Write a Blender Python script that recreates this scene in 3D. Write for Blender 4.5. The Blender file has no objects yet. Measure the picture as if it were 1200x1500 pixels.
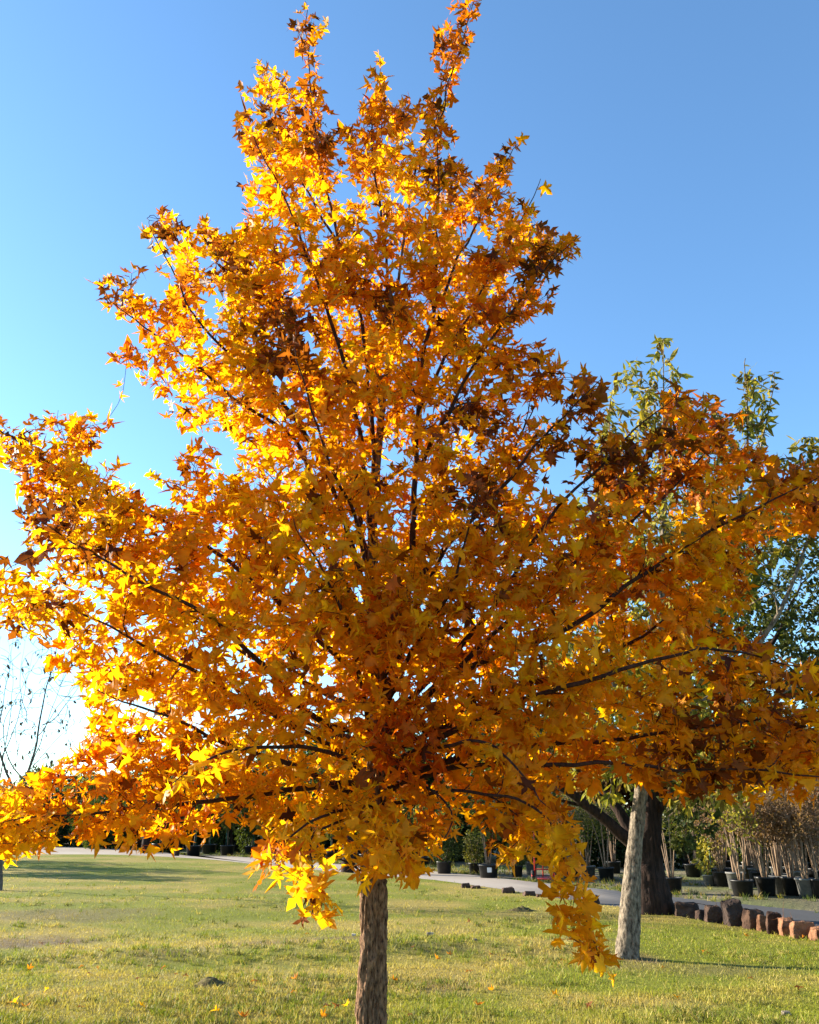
import bpy, bmesh, math, random
import numpy as np

rng = np.random.default_rng(7)
random.seed(7)
R = math.radians
scene = bpy.context.scene
col = scene.collection

# ------------------------------------------------------------------ camera
W0, H0, F0 = 1200.0, 1500.0, 1250.0        # photograph size and focal length in its pixels
HOR = 1196.0                                # row of the eye-level line in the photograph
EYE = 1.6
PITCH = math.atan((HOR - H0 / 2) / F0)
cam_d = bpy.data.cameras.new('camera')
cam = bpy.data.objects.new('camera', cam_d)
col.objects.link(cam)
cam_d.sensor_fit = 'VERTICAL'
cam_d.sensor_height = 24.0
cam_d.lens = 24.0 * F0 / H0
cam_d.clip_start = 0.05
cam_d.clip_end = 3000
cam.location = (0, 0, EYE)
cam.rotation_euler = (math.pi / 2 + PITCH, 0, 0)
scene.camera = cam
cp, sp = math.cos(PITCH), math.sin(PITCH)

# ------------------------------------------------------------------ light
SUN_EL = R(16.5)
SUN_DIR = np.array([-0.92, 0.39, 0.0]); SUN_DIR /= np.linalg.norm(SUN_DIR)
SUN_DIR = np.array([SUN_DIR[0] * math.cos(SUN_EL), SUN_DIR[1] * math.cos(SUN_EL), math.sin(SUN_EL)])
world = bpy.data.worlds.new('World')
scene.world = world
world.use_nodes = True
nt = world.node_tree
sky = nt.nodes.new('ShaderNodeTexSky')
sky.sky_type = 'NISHITA'
sky.sun_disc = False
sky.sun_elevation = SUN_EL
sky.sun_rotation = math.atan2(SUN_DIR[0], SUN_DIR[1])
sky.air_density = 1.0
sky.dust_density = 0.3
sky.ozone_density = 3.5
bg = nt.nodes['Background']
bg.inputs['Strength'].default_value = 0.095
tint = nt.nodes.new('ShaderNodeVectorMath'); tint.operation = 'MULTIPLY'
tint.inputs[1].default_value = (0.91, 1.06, 1.09)          # the camera's cool white balance of the sky
nt.links.new(sky.outputs[0], tint.inputs[0]); nt.links.new(tint.outputs[0], bg.inputs['Color'])

sun_d = bpy.data.lights.new('sun', 'SUN')
sun = bpy.data.objects.new('sun', sun_d)
col.objects.link(sun)
sun_d.energy = 5.0
sun_d.angle = R(0.53)
sun_d.color = (1.0, 0.90, 0.72)
from mathutils import Vector
sun.rotation_euler = Vector(SUN_DIR).to_track_quat('Z', 'Y').to_euler()

scene.view_settings.view_transform = 'Standard'
scene.view_settings.look = 'None'
scene.view_settings.exposure = 1.9
scene.view_settings.gamma = 1.0
scene.view_settings.use_curve_mapping = False
scene.cycles.max_bounces = 14
scene.cycles.transmission_bounces = 12
scene.cycles.diffuse_bounces = 10
scene.cycles.glossy_bounces = 2

# ------------------------------------------------------------------ maths helpers
def ray(px, py):
    x = (px - W0 / 2) / F0
    u = (H0 / 2 - py) / F0
    return np.array([x, cp - u * sp, sp + u * cp])

def at_depth(px, py, Y):
    """point seen at that spot of the photograph, Y metres in front of the photographer"""
    d = ray(px, py)
    return np.array([0, 0, EYE]) + d * (Y / d[1])

def on_ground(px, py, z=0.0):
    d = ray(px, py)
    t = (z - EYE) / d[2]
    return np.array([d[0] * t, d[1] * t, z])

def project(P):
    P = np.asarray(P, float).reshape(-1, 3)
    x = P[:, 0]; y = P[:, 1]; z = P[:, 2] - EYE
    f = y * cp + z * sp
    u = -y * sp + z * cp
    f = np.maximum(f, 1e-3)
    return np.stack([W0 / 2 + F0 * x / f, H0 / 2 - F0 * u / f], 1)

def in_poly(pts, poly):
    pts = np.asarray(pts); poly = np.asarray(poly, float)
    x, y = pts[:, 0], pts[:, 1]
    inside = np.zeros(len(pts), bool)
    n = len(poly)
    for i in range(n):
        x1, y1 = poly[i]; x2, y2 = poly[(i + 1) % n]
        c = ((y1 > y) != (y2 > y))
        xi = (x2 - x1) * (y - y1) / (y2 - y1 + 1e-12) + x1
        inside ^= c & (x < xi)
    return inside

def edge_dist(pts, poly):
    pts = np.asarray(pts, float); poly = np.asarray(poly, float)
    best = np.full(len(pts), 1e9)
    n = len(poly)
    for i in range(n):
        a = poly[i]; b = poly[(i + 1) % n]
        ab = b - a
        t = np.clip(((pts - a) @ ab) / (ab @ ab + 1e-9), 0, 1)
        best = np.minimum(best, np.linalg.norm(pts - (a + t[:, None] * ab), axis=1))
    return best

def unit(v):
    v = np.asarray(v, float)
    return v / (np.linalg.norm(v, axis=-1, keepdims=True) + 1e-9)

_h = np.random.default_rng(3).random((64, 64, 64))
def vnoise(p):
    p = np.asarray(p, float)
    i = np.floor(p).astype(int); f = p - i
    f = f * f * (3 - 2 * f)
    out = 0
    for dx in (0, 1):
        for dy in (0, 1):
            for dz in (0, 1):
                w = (f[..., 0] if dx else 1 - f[..., 0]) * (f[..., 1] if dy else 1 - f[..., 1]) * (f[..., 2] if dz else 1 - f[..., 2])
                out = out + w * _h[(i[..., 0] + dx) % 64, (i[..., 1] + dy) % 64, (i[..., 2] + dz) % 64]
    return out

def fbm(p, o=3):
    p = np.asarray(p, float); s = 0; a = 0.5; t = 0
    for _ in range(o):
        s = s + a * vnoise(p); t += a; a *= 0.5; p = p * 2.03 + 11.7
    return s / t

def smooth_line(pts, step):
    """Catmull-Rom through the points, resampled"""
    pts = [np.asarray(p, float) for p in pts]
    P = [2 * pts[0] - pts[1]] + pts + [2 * pts[-1] - pts[-2]]
    out = []
    for i in range(1, len(P) - 2):
        n = max(2, int(np.linalg.norm(P[i + 1] - P[i]) / step))
        for k in range(n):
            t = k / n
            out.append(0.5 * ((2 * P[i]) + (-P[i - 1] + P[i + 1]) * t + (2 * P[i - 1] - 5 * P[i] + 4 * P[i + 1] - P[i + 2]) * t * t
                              + (-P[i - 1] + 3 * P[i] - 3 * P[i + 1] + P[i + 2]) * t ** 3))
    out.append(pts[-1])
    return np.array(out)

# ------------------------------------------------------------------ object helpers
def tag(o, label=None, cat=None, group=None, kind=None):
    if label: o['label'] = label
    if cat: o['category'] = cat
    if group: o['group'] = group
    if kind: o['kind'] = kind
    return o

def thing(name, loc, label, cat, group=None, rz=0.0):
    o = bpy.data.objects.new(name, None)
    o.empty_display_size = 0.2
    col.objects.link(o)
    o.location = [float(v) for v in loc]
    o.rotation_euler = (0, 0, rz)
    return tag(o, label, cat, group)

def copy_tree(o, parent=None):
    c = o.copy(); col.objects.link(c)
    if parent is not None: c.parent = parent
    for ch in list(o.children): copy_tree(ch, c)
    return c

class MB:
    """collects vertices, faces and colours for ONE mesh"""
    def __init__(s):
        s.V = []; s.F = []; s.C = []; s.n = 0
    def add(s, V, Fs, C=None):
        V = np.asarray(V, np.float32).reshape(-1, 3)
        s.V.append(V)
        for F in (Fs if isinstance(Fs, list) else [Fs]):
            F = np.asarray(F, np.int64)
            if len(F): s.F.append(F + s.n)
        if C is None: C = np.ones((len(V), 3))
        C = np.asarray(C, np.float32)
        if C.ndim == 1: C = np.tile(C, (len(V), 1))
        s.C.append(C)
        s.n += len(V)
        return s
    def build(s, name, mat, parent=None, smooth=True, origin=None):
        V = np.concatenate(s.V); C = np.concatenate(s.C)
        if origin is not None: V = V - np.asarray(origin, np.float32)
        loops = np.concatenate([f.ravel() for f in s.F])
        sizes = np.concatenate([np.full(len(f), f.shape[1]) for f in s.F])
        starts = np.concatenate([[0], np.cumsum(sizes)[:-1]])
        me = bpy.data.meshes.new(name)
        me.vertices.add(len(V)); me.vertices.foreach_set('co', V.ravel().astype(np.float32))
        me.loops.add(len(loops)); me.loops.foreach_set('vertex_index', loops.astype(np.int32))
        me.polygons.add(len(sizes)); me.polygons.foreach_set('loop_start', starts.astype(np.int32))
        me.polygons.foreach_set('loop_total', sizes.astype(np.int32))
        me.polygons.foreach_set('use_smooth', np.full(len(sizes), smooth))
        me.update(calc_edges=True)
        ca = me.color_attributes.new('Col', 'FLOAT_COLOR', 'POINT')
        ca.data.foreach_set('color', np.concatenate([C, np.ones((len(C), 1), np.float32)], 1).ravel().astype(np.float32))
        me.validate()
        me.materials.append(mat)
        o = bpy.data.objects.new(name, me)
        col.objects.link(o)
        if parent is not None: o.parent = parent
        return o

def add_tube(mb, pts, rad, n=6, C=None, ridge=None, cap=True):
    pts = np.asarray(pts, float); m = len(pts)
    rad = np.broadcast_to(np.asarray(rad, float), (m,))
    T = unit(np.gradient(pts, axis=0))
    ref = np.array([0, 0, 1.0]) if abs(T[:, 2]).mean() < 0.8 else np.array([1.0, 0, 0])
    A = unit(np.cross(T, ref)); B = np.cross(T, A)
    a = np.linspace(0, 2 * np.pi, n, endpoint=False)
    rr = rad[:, None] * np.ones((m, n))
    if ridge is not None: rr = rr * ridge(pts, a)
    V = pts[:, None] + rr[..., None] * (np.cos(a)[None, :, None] * A[:, None] + np.sin(a)[None, :, None] * B[:, None])
    i = np.arange(m - 1)[:, None] * n; j = np.arange(n)[None]; k = (j + 1) % n
    Q = np.stack([i + j, i + k, i + n + k, i + n + j], -1).reshape(-1, 4)
    Fs = [Q]
    if cap:
        Fs.append(np.arange(n)[::-1][None]); Fs.append(((m - 1) * n + np.arange(n))[None])
    return mb.add(V.reshape(-1, 3), Fs, C)

def add_lathe(mb, prof, n=20, c=(0, 0, 0), C=None):
    prof = np.asarray(prof, float); m = len(prof)
    a = np.linspace(0, 2 * np.pi, n, endpoint=False)
    V = np.stack([prof[:, 0, None] * np.cos(a), prof[:, 0, None] * np.sin(a), prof[:, 1, None] * np.ones(n)], -1) + np.asarray(c)
    i = np.arange(m - 1)[:, None] * n; j = np.arange(n)[None]; k = (j + 1) % n
    Q = np.stack([i + j, i + k, i + n + k, i + n + j], -1).reshape(-1, 4)
    return mb.add(V.reshape(-1, 3), Q, C)

# ------------------------------------------------------------------ materials
def new_mat(name):
    m = bpy.data.materials.new(name); m.use_nodes = True
    n = m.node_tree.nodes; return m, n, m.node_tree.links, n['Principled BSDF'], n['Material Output']

def noise_node(n, l, scale, detail=5, coord='Object', stretch=None, rough=0.6):
    tc = n.new('ShaderNodeTexCoord'); t = n.new('ShaderNodeTexNoise')
    t.inputs['Scale'].default_value = scale; t.inputs['Detail'].default_value = detail; t.inputs['Roughness'].default_value = rough
    if stretch:
        mp = n.new('ShaderNodeMapping'); mp.inputs['Scale'].default_value = stretch
        l.new(tc.outputs[coord], mp.inputs[0]); l.new(mp.outputs[0], t.inputs[0])
    else: l.new(tc.outputs[coord], t.inputs[0])
    return t

def leaf_mat(name, trans=0.5, rough=0.5, spec=0.35, tmul=(1, 1, 1)):
    m, n, l, b, out = new_mat(name)
    at = n.new('ShaderNodeAttribute'); at.attribute_name = 'Col'
    ns = noise_node(n, l, 22, 3)
    mr = n.new('ShaderNodeMapRange'); mr.inputs[3].default_value = 0.62; mr.inputs[4].default_value = 1.32
    l.new(ns.outputs['Fac'], mr.inputs[0])
    mx = n.new('ShaderNodeVectorMath'); mx.operation = 'SCALE'
    l.new(at.outputs['Color'], mx.inputs[0]); l.new(mr.outputs[0], mx.inputs['Scale'])
    l.new(mx.outputs[0], b.inputs['Base Color'])
    b.inputs['Roughness'].default_value = rough
    b.inputs['Specular IOR Level'].default_value = spec
    tr = n.new('ShaderNodeBsdfTranslucent')
    tm = n.new('ShaderNodeVectorMath'); tm.operation = 'MULTIPLY'; tm.inputs[1].default_value = tmul
    l.new(mx.outputs[0], tm.inputs[0]); l.new(tm.outputs[0], tr.inputs['Color'])
    ms = n.new('ShaderNodeMixShader'); ms.inputs[0].default_value = trans
    l.new(b.outputs[0], ms.inputs[1]); l.new(tr.outputs[0], ms.inputs[2])
    l.new(ms.outputs[0], out.inputs['Surface'])
    return m

def bark_mat(name, c1, c2, scale=(40, 40, 8), bump=0.6, dist=0.01):
    m, n, l, b, out = new_mat(name)
    ns = noise_node(n, l, 1.0, 8, stretch=scale, rough=0.65)
    cr = n.new('ShaderNodeValToRGB')
    cr.color_ramp.elements[0].position = 0.35; cr.color_ramp.elements[0].color = (*c1, 1)
    cr.color_ramp.elements[1].position = 0.68; cr.color_ramp.elements[1].color = (*c2, 1)
    l.new(ns.outputs['Fac'], cr.inputs[0])
    l.new(cr.outputs[0], b.inputs['Base Color'])
    b.inputs['Roughness'].default_value = 0.9; b.inputs['Specular IOR Level'].default_value = 0.15
    bp = n.new('ShaderNodeBump'); bp.inputs['Strength'].default_value = bump; bp.inputs['Distance'].default_value = dist
    l.new(ns.outputs['Fac'], bp.inputs['Height']); l.new(bp.outputs[0], b.inputs['Normal'])
    return m

def plain_mat(name, c1, c2, scale=8, rough=0.8, spec=0.3, bump=0.2, dist=0.01, detail=6, lo=0.35, hi=0.68):
    m, n, l, b, out = new_mat(name)
    ns = noise_node(n, l, scale, detail)
    cr = n.new('ShaderNodeValToRGB')
    cr.color_ramp.elements[0].position = lo; cr.color_ramp.elements[0].color = (*c1, 1)
    cr.color_ramp.elements[1].position = hi; cr.color_ramp.elements[1].color = (*c2, 1)
    l.new(ns.outputs['Fac'], cr.inputs[0]); l.new(cr.outputs[0], b.inputs['Base Color'])
    b.inputs['Roughness'].default_value = rough; b.inputs['Specular IOR Level'].default_value = spec
    bp = n.new('ShaderNodeBump'); bp.inputs['Strength'].default_value = bump; bp.inputs['Distance'].default_value = dist
    l.new(ns.outputs['Fac'], bp.inputs['Height']); l.new(bp.outputs[0], b.inputs['Normal'])
    return m

def attr_mat(name, rough=0.9, scale=60, lo=0.7, hi=1.3, bump=0.4, dist=0.02):
    m, n, l, b, out = new_mat(name)
    at = n.new('ShaderNodeAttribute'); at.attribute_name = 'Col'
    ns = noise_node(n, l, scale, 6)
    mr = n.new('ShaderNodeMapRange'); mr.inputs[3].default_value = lo; mr.inputs[4].default_value = hi
    l.new(ns.outputs['Fac'], mr.inputs[0])
    mx = n.new('ShaderNodeVectorMath'); mx.operation = 'SCALE'
    l.new(at.outputs['Color'], mx.inputs[0]); l.new(mr.outputs[0], mx.inputs['Scale'])
    l.new(mx.outputs[0], b.inputs['Base Color'])
    b.inputs['Roughness'].default_value = rough; b.inputs['Specular IOR Level'].default_value = 0.15
    bp = n.new('ShaderNodeBump'); bp.inputs['Strength'].default_value = bump; bp.inputs['Distance'].default_value = dist
    l.new(ns.outputs['Fac'], bp.inputs['Height']); l.new(bp.outputs[0], b.inputs['Normal'])
    return m

M_MAPLE = leaf_mat('maple_leaf', trans=0.64, rough=0.5, spec=0.2, tmul=(1.15, 1.26, 0.35))
M_GREEN = leaf_mat('green_leaf', trans=0.42, rough=0.6, spec=0.12, tmul=(1.25, 1.15, 0.5))
M_GRASS = leaf_mat('grass_blade', trans=0.35, rough=0.6, spec=0.2, tmul=(1.1, 1.1, 0.6))
M_BARK = bark_mat('maple_bark', (0.028, 0.014, 0.009), (0.35, 0.205, 0.12), (70, 70, 22), 1.0, 0.010)
M_LIMB = bark_mat('maple_limb_bark', (0.022, 0.010, 0.007), (0.075, 0.033, 0.024), (60, 60, 20), 0.4, 0.004)
M_PALEBARK = bark_mat('pale_bark', (0.028, 0.021, 0.015), (0.32, 0.255, 0.185), (30, 30, 13), 1.0, 0.025)
M_DARKBARK = bark_mat('dark_bark', (0.012, 0.008, 0.006), (0.055, 0.030, 0.022), (22, 22, 3), 0.9, 0.03)
M_GREYBARK = bark_mat('grey_bark', (0.06, 0.05, 0.045), (0.17, 0.14, 0.12), (40, 40, 12), 0.5, 0.005)
M_STEM = bark_mat('tan_stem', (0.13, 0.085, 0.055), (0.34, 0.235, 0.155), (30, 30, 6), 0.3, 0.004)
M_POT = plain_mat('black_pot_plastic', (0.010, 0.010, 0.011), (0.026, 0.025, 0.024), 9, 0.5, 0.4, 0.05)
M_GREYPOT = plain_mat('grey_pot_plastic', (0.10, 0.10, 0.095), (0.20, 0.195, 0.18), 9, 0.6, 0.3, 0.05)
M_SOIL = plain_mat('soil', (0.03, 0.02, 0.014), (0.09, 0.06, 0.04), 40, 0.95, 0.1, 0.6, 0.02)
M_MOUND = plain_mat('mound_soil', (0.07, 0.05, 0.025), (0.17, 0.14, 0.05), 30, 0.95, 0.1, 0.8, 0.03)
M_ROCK = attr_mat('sandstone', 0.9, 14, 0.45, 1.45, 0.8, 0.03)
M_ROAD = attr_mat('asphalt', 0.85, 120, 0.75, 1.25, 0.3, 0.005)
M_LAWN = attr_mat('lawn_soil', 0.95, 45, 0.45, 1.5, 0.8, 0.04)
M_RED = plain_mat('red_paint', (0.42, 0.02, 0.015), (0.55, 0.035, 0.02), 20, 0.4, 0.4, 0.03)
M_RUBBER = plain_mat('black_rubber', (0.012, 0.012, 0.012), (0.03, 0.03, 0.03), 30, 0.8, 0.2, 0.1)
M_STAKE = plain_mat('green_stake', (0.05, 0.16, 0.13), (0.09, 0.24, 0.19), 20, 0.6, 0.3, 0.05)
M_TAG = plain_mat('white_tag', (0.70, 0.70, 0.68), (0.80, 0.80, 0.78), 20, 0.6, 0.3, 0.02)

# ------------------------------------------------------------------ leaf shapes
_half = [(0.20, -0.03), (0.48, -0.13), (0.36, 0.10), (0.21, 0.19), (0.40, 0.33), (0.62, 0.48), (0.36, 0.50), (0.15, 0.45), (0.20, 0.68)]
mirror = lambda h, t: np.array([(0, 0)] + h + [(0, t)] + [(-x, y) for x, y in h[::-1]])
MAPLE = mirror(_half, 1.02)
MAPLE_DEEP = mirror([(0.14, -0.02), (0.44, -0.20), (0.29, 0.07), (0.15, 0.17), (0.38, 0.35), (0.68, 0.56), (0.31, 0.49), (0.11, 0.41), (0.16, 0.66)], 1.12)
MAPLE_BROAD = mirror([(0.24, -0.06), (0.46, -0.05), (0.40, 0.12), (0.30, 0.20), (0.46, 0.30), (0.60, 0.42), (0.44, 0.50), (0.24, 0.47), (0.27, 0.66)], 0.96)
_hl = [(0.10, 0.12), (0.17, 0.36), (0.14, 0.62), (0.06, 0.86)]
LANCE = np.array([(0, 0)] + _hl + [(0, 1.0)] + [(-x, y) for x, y in _hl[::-1]])
OVAL = np.array([(0, 0), (0.24, 0.3), (0.2, 0.68), (0, 1.0), (-0.2, 0.68), (-0.24, 0.3)])
DIAM = np.array([(0, 0), (0.3, 0.5), (0, 1.0), (-0.3, 0.5)])

def add_leaves(mb, P, T, N, S, C, shape, centre, fold=0.25, curl=0.3, jit=0.06, tipdark=None, petiole=None):
    P = np.asarray(P, float); n = len(P)
    if n == 0: return
    T = unit(T); N = unit(N - (N * T).sum(1, keepdims=True) * T); B = np.cross(T, N)
    O = np.concatenate([[centre], shape]); k = len(O)
    U = np.tile(O, (n, 1, 1)) * np.stack([rng.normal(1, .13, n), rng.normal(1, .08, n)], 1)[:, None] + rng.normal(0, jit, (n, k, 2)) * (np.arange(k) > 1)[None, :, None]
    fo = rng.normal(fold, fold * 0.7 + 0.05, (n, 1)); cu = rng.normal(0, curl, (n, 1)); cu2 = rng.normal(-curl * 0.5, curl, (n, 1))
    w = fo * np.abs(U[..., 0]) + cu * (U[..., 1] - 0.3) ** 2 + cu2 * U[..., 0] ** 2 * 1.5 + rng.normal(0, jit * 0.6, (n, k))
    V = P[:, None] + S[:, None, None] * (U[..., 0:1] * B[:, None] + U[..., 1:2] * T[:, None] + w[..., None] * N[:, None])
    m = k - 1
    j = np.arange(m)
    F = np.stack([np.zeros(m, int), 1 + j, 1 + (j + 1) % m], 1)
    F = (F[None] + (np.arange(n) * k)[:, None, None]).reshape(-1, 3)
    CC = np.repeat(C[:, None], k, 1)
    if tipdark is not None:
        r = np.linalg.norm(O - np.asarray(centre), axis=1)
        f = 1 - tipdark[:, None] * np.clip(r / 0.6, 0, 1)[None]
        CC = CC * np.stack([f, f ** 1.5, f ** 1.5], -1)
    mb.add(V.reshape(-1, 3), F, CC.reshape(-1, 3))

def lerp(a, b, t): return np.asarray(a) * (1 - t) + np.asarray(b) * t

# ------------------------------------------------------------------ branching
class Net:
    def __init__(s): s.P = []; s.D = []; s.Rd = []; s.br = []
    def add(s, pts, rad, level):
        pts = np.asarray(pts); s.br.append((pts, np.asarray(rad), level))
        s.P.append(pts); s.D.append(unit(np.gradient(pts, axis=0))); s.Rd.append(np.asarray(rad))
    def arrays(s): return np.concatenate(s.P), np.concatenate(s.D), np.concatenate(s.Rd)
    def grow(s, targets, level, r0=0.006, rk=0.012, rtip=0.002, chunks=4, maxlen=1.2, step=0.07, up=0.12, minr=None):
        P, D, Rd = s.arrays()
        d0 = np.array([np.min(((P - t) ** 2).sum(1)) for t in targets])
        targets = np.asarray(targets)[np.argsort(d0)]
        for ch in np.array_split(targets, chunks):
            P, D, Rd = s.arrays()
            for t in ch:
                v = t - P; d = np.linalg.norm(v, axis=1) + 1e-6
                ca = (v * D).sum(1) / d
                ang = np.arccos(np.clip(ca, -1, 1))
                cost = d * (1 + 1.3 * (1 - np.cos(ang - 0.6))) + 0.35 * np.maximum(0, P[:, 2] - t[2]) + np.where(d < 0.06, 1, 0)
                i = int(np.argmin(cost)); L = d[i]
                if L > maxlen: continue
                a = P[i]; dr = unit(0.7 * D[i] + 0.6 * v[i] / L)
                c = a + dr * L * 0.45
                n = max(3, int(L / step) + 1); u = np.linspace(0, 1, n)[:, None]
                pts = (1 - u) ** 2 * a + 2 * u * (1 - u) * c + u ** 2 * (t + np.array([0, 0, up * L * 0.3]))
                pts[1:] += rng.normal(0, 0.02 * L, (n - 1, 3)) * 0.4
                ra = min(Rd[i] * 0.75, r0 + rk * L)
                s.add(pts, np.linspace(max(ra, rtip), rtip, n), level)

def leaf_sites(net, levels, spacing=0.06, frac=0.3, endn=2):
    """positions and frames of leaves in opposite pairs along the given branches"""
    P, T, O = [], [], []
    for pts, rad, lv in net.br:
        if lv not in levels: continue
        seg = np.linalg.norm(np.diff(pts, axis=0), axis=1); s = np.concatenate([[0], np.cumsum(seg)]); L = s[-1]
        if L < 0.03: continue
        st = frac if lv > min(levels) else 0.5
        q = np.arange(L, L * st, -spacing * rng.uniform(0.85, 1.2))
        for e, x in enumerate(q):
            x = np.clip(x + rng.normal(0, 0.008), 0, L)
            p = np.array([np.interp(x, s, pts[:, k]) for k in range(3)])
            k = min(np.searchsorted(s, x), len(pts) - 1); k = max(k, 1)
            t = unit(pts[k] - pts[k - 1])
            a = rng.uniform(0, 2 * np.pi)
            ref = unit(np.cross(t, [0.3, 0.2, 1.0])); ref2 = np.cross(t, ref)
            lat = np.cos(a) * ref + np.sin(a) * ref2
            for sgn in (1, -1):
                P.append(p); T.append(t); O.append(lat * sgn)
            if e == 0 and endn:
                P.append(p); T.append(t); O.append(t)
    return np.array(P), np.array(T), np.array(O)

def poly_targets(poly, n, Yc, depth_max, depth_k, shell=0.35, dens=None, ppm=250.0, front=1.0):
    """points spread through a crown volume whose outline is the polygon and whose depth swells away from its edge"""
    poly = np.asarray(poly, float)
    lo, hi = poly.min(0), poly.max(0)
    out = []
    while len(out) < n:
        q = rng.uniform(lo, hi, (n, 2))
        q = q[in_poly(q, poly)]
        w = edge_dist(q, poly) / ppm
        dm = np.minimum(depth_max, depth_k * np.sqrt(np.maximum(w, 0)) + 0.06)
        keep = rng.random(len(q)) < (0.35 + 0.65 * dm / depth_max)
        q, dm = q[keep], dm[keep]
        u = rng.uniform(-1, 1, len(q)); u = np.sign(u) * np.abs(u) ** (1 - shell); u = np.where(u < 0, u * front, u)
        for (x, y), d in zip(q, dm * u):
            p = at_depth(x, y, Yc + d)
            if dens is not None and rng.random() > dens(p): continue
            out.append(p)
    return np.array(out[:n])

# ================================================================== THE SETTING
EDGE_PX = [(1500, 1470), (1340, 1412), (1200, 1374), (1080, 1356), (980, 1338), (900, 1326), (820, 1314), (700, 1297), (620, 1287), (500, 1277), (380, 1266), (300, 1258), (180, 1252), (60, 1251), (-60, 1251), (-220, 1251)]
FAR_PX = [(1500, 1372), (1340, 1347), (1200, 1331), (1090, 1320), (1000, 1312), (920, 1303), (840, 1295), (720, 1282), (640, 1274), (540, 1267), (440, 1260), (350, 1253), (240, 1247), (150, 1226), (60, 1221), (-60, 1220)]
edge_c = [on_ground(*p)[:2] for p in EDGE_PX]
far_c = [on_ground(*p)[:2] for p in FAR_PX]
edge = smooth_line([np.append(p, 0) for p in edge_c], 0.35)[:, :2]
LAWN_POLY = np.concatenate([[[14, -8]], [[12, 2]], edge, [[-34, 20]], [[-24, -8]]])

def relief(x, y):
    """gentle swells of the lawn"""
    x = np.asarray(x, float); y = np.asarray(y, float)
    p = np.stack([x * 0.22 + 5, y * 0.33 + 2, np.zeros_like(x)], -1)
    q = np.stack([x * 0.9 + 5, y * 1.3 + 2, np.ones_like(x) * 4], -1)
    h = 0.16 * (fbm(p, 2) - 0.5) + 0.05 * (fbm(q, 2) - 0.5)
    yy = y - 0.12 * x
    h = h + 0.05 * np.exp(-((yy - 12.2) / 0.7) ** 2) * (0.5 + 0.5 * np.tanh((-x + 2) / 2)) - 0.03 * np.exp(-((yy - 11.2) / 0.6) ** 2)
    return h

def lawn_z(x, y):
    x = np.atleast_1d(np.asarray(x, float)); y = np.atleast_1d(np.asarray(y, float))
    d = np.min(np.hypot(x[:, None] - edge[None, ::4, 0], y[:, None] - edge[None, ::4, 1]), 1)
    return relief(x, y) * np.clip(d / 2.0, 0, 1) * np.clip(1.2 - y / 40, 0.2, 1)

SPOTS = []                                   # worn brown patches in the turf
for (px_, py_, w_, h_, k_) in ((45, 1378, 75, 13, .9), (100, 1338, 110, 9, .55), (520, 1381, 85, 6, .7), (650, 1443, 55, 10, .5), (380, 1387, 90, 4, .7), (850, 1378, 60, 9, .45), (640, 1395, 60, 6, .5), (1010, 1418, 120, 12, .45), (240, 1402, 60, 6, .5), (930, 1402, 45, 8, .8)):
    g_ = on_ground(px_, py_); t_ = on_ground(px_, py_ - h_); SPOTS.append((g_[0], g_[1], w_ * g_[1] / F0, t_[1] - g_[1], k_))
def grass_colour(x, y):
    x = np.asarray(x, float); y = np.asarray(y, float)
    a = fbm(np.stack([x * 0.55, y * 0.8, np.zeros_like(x)], -1), 3)
    b = fbm(np.stack([x * 2.1 + 9, y * 2.4, np.ones_like(x) * 7], -1), 3)
    t = np.clip((a - 0.5) * 3.2 + (b - 0.5) * 1.6 + 0.42, 0, 1)[..., None]
    c = lerp((0.26, 0.275, 0.024), (0.46, 0.35, 0.085), t)
    for (sx, sy, rx, ry, k) in SPOTS:
        d = ((x - sx) / rx) ** 2 + ((y - sy) / ry) ** 2 + (b - .5) * 2.2
        c = lerp(c, np.array((0.23, 0.155, 0.085)), (np.clip(1.3 - d, 0, 1) * k)[..., None])
    return c
# earth sheet out to the horizon
mb = MB()
gx = np.concatenate([[-900, -300, -100], np.linspace(-60, 60, 121), [100, 300, 900]])
gy = np.concatenate([[-300, -60], np.linspace(-12, 80, 93), [120, 300, 1500]])
X, Y = np.meshgrid(gx, gy)
a = fbm(np.stack([X * 0.35, Y * 0.7, X * 0], -1), 3)[..., None]
b = fbm(np.stack([X * 1.3, Y * 1.9, X * 0 + 3], -1), 2)[..., None]
C = lerp((0.10, 0.085, 0.055), (0.13, 0.145, 0.045), np.clip((a - 0.45) * 5, 0, 1)); C = lerp(C, (0.22, 0.17, 0.12), np.clip((b - 0.55) * 4, 0, 1))
V = np.stack([X, Y, X * 0 - 0.07], -1)
nx = len(gx); i = np.arange(len(gy) - 1)[:, None] * nx; j = np.arange(nx - 1)[None]
mb.add(V.reshape(-1, 3), np.stack([i + j, i + j + 1, i + nx + j + 1, i + nx + j], -1).reshape(-1, 4), C.reshape(-1, 3))
o = mb.build('ground', attr_mat('nursery_earth', 0.95, 9, 0.5, 1.5, 0.7, 0.05)); tag(o, 'bare and weedy nursery earth beyond the road', 'ground', kind='structure')

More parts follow.
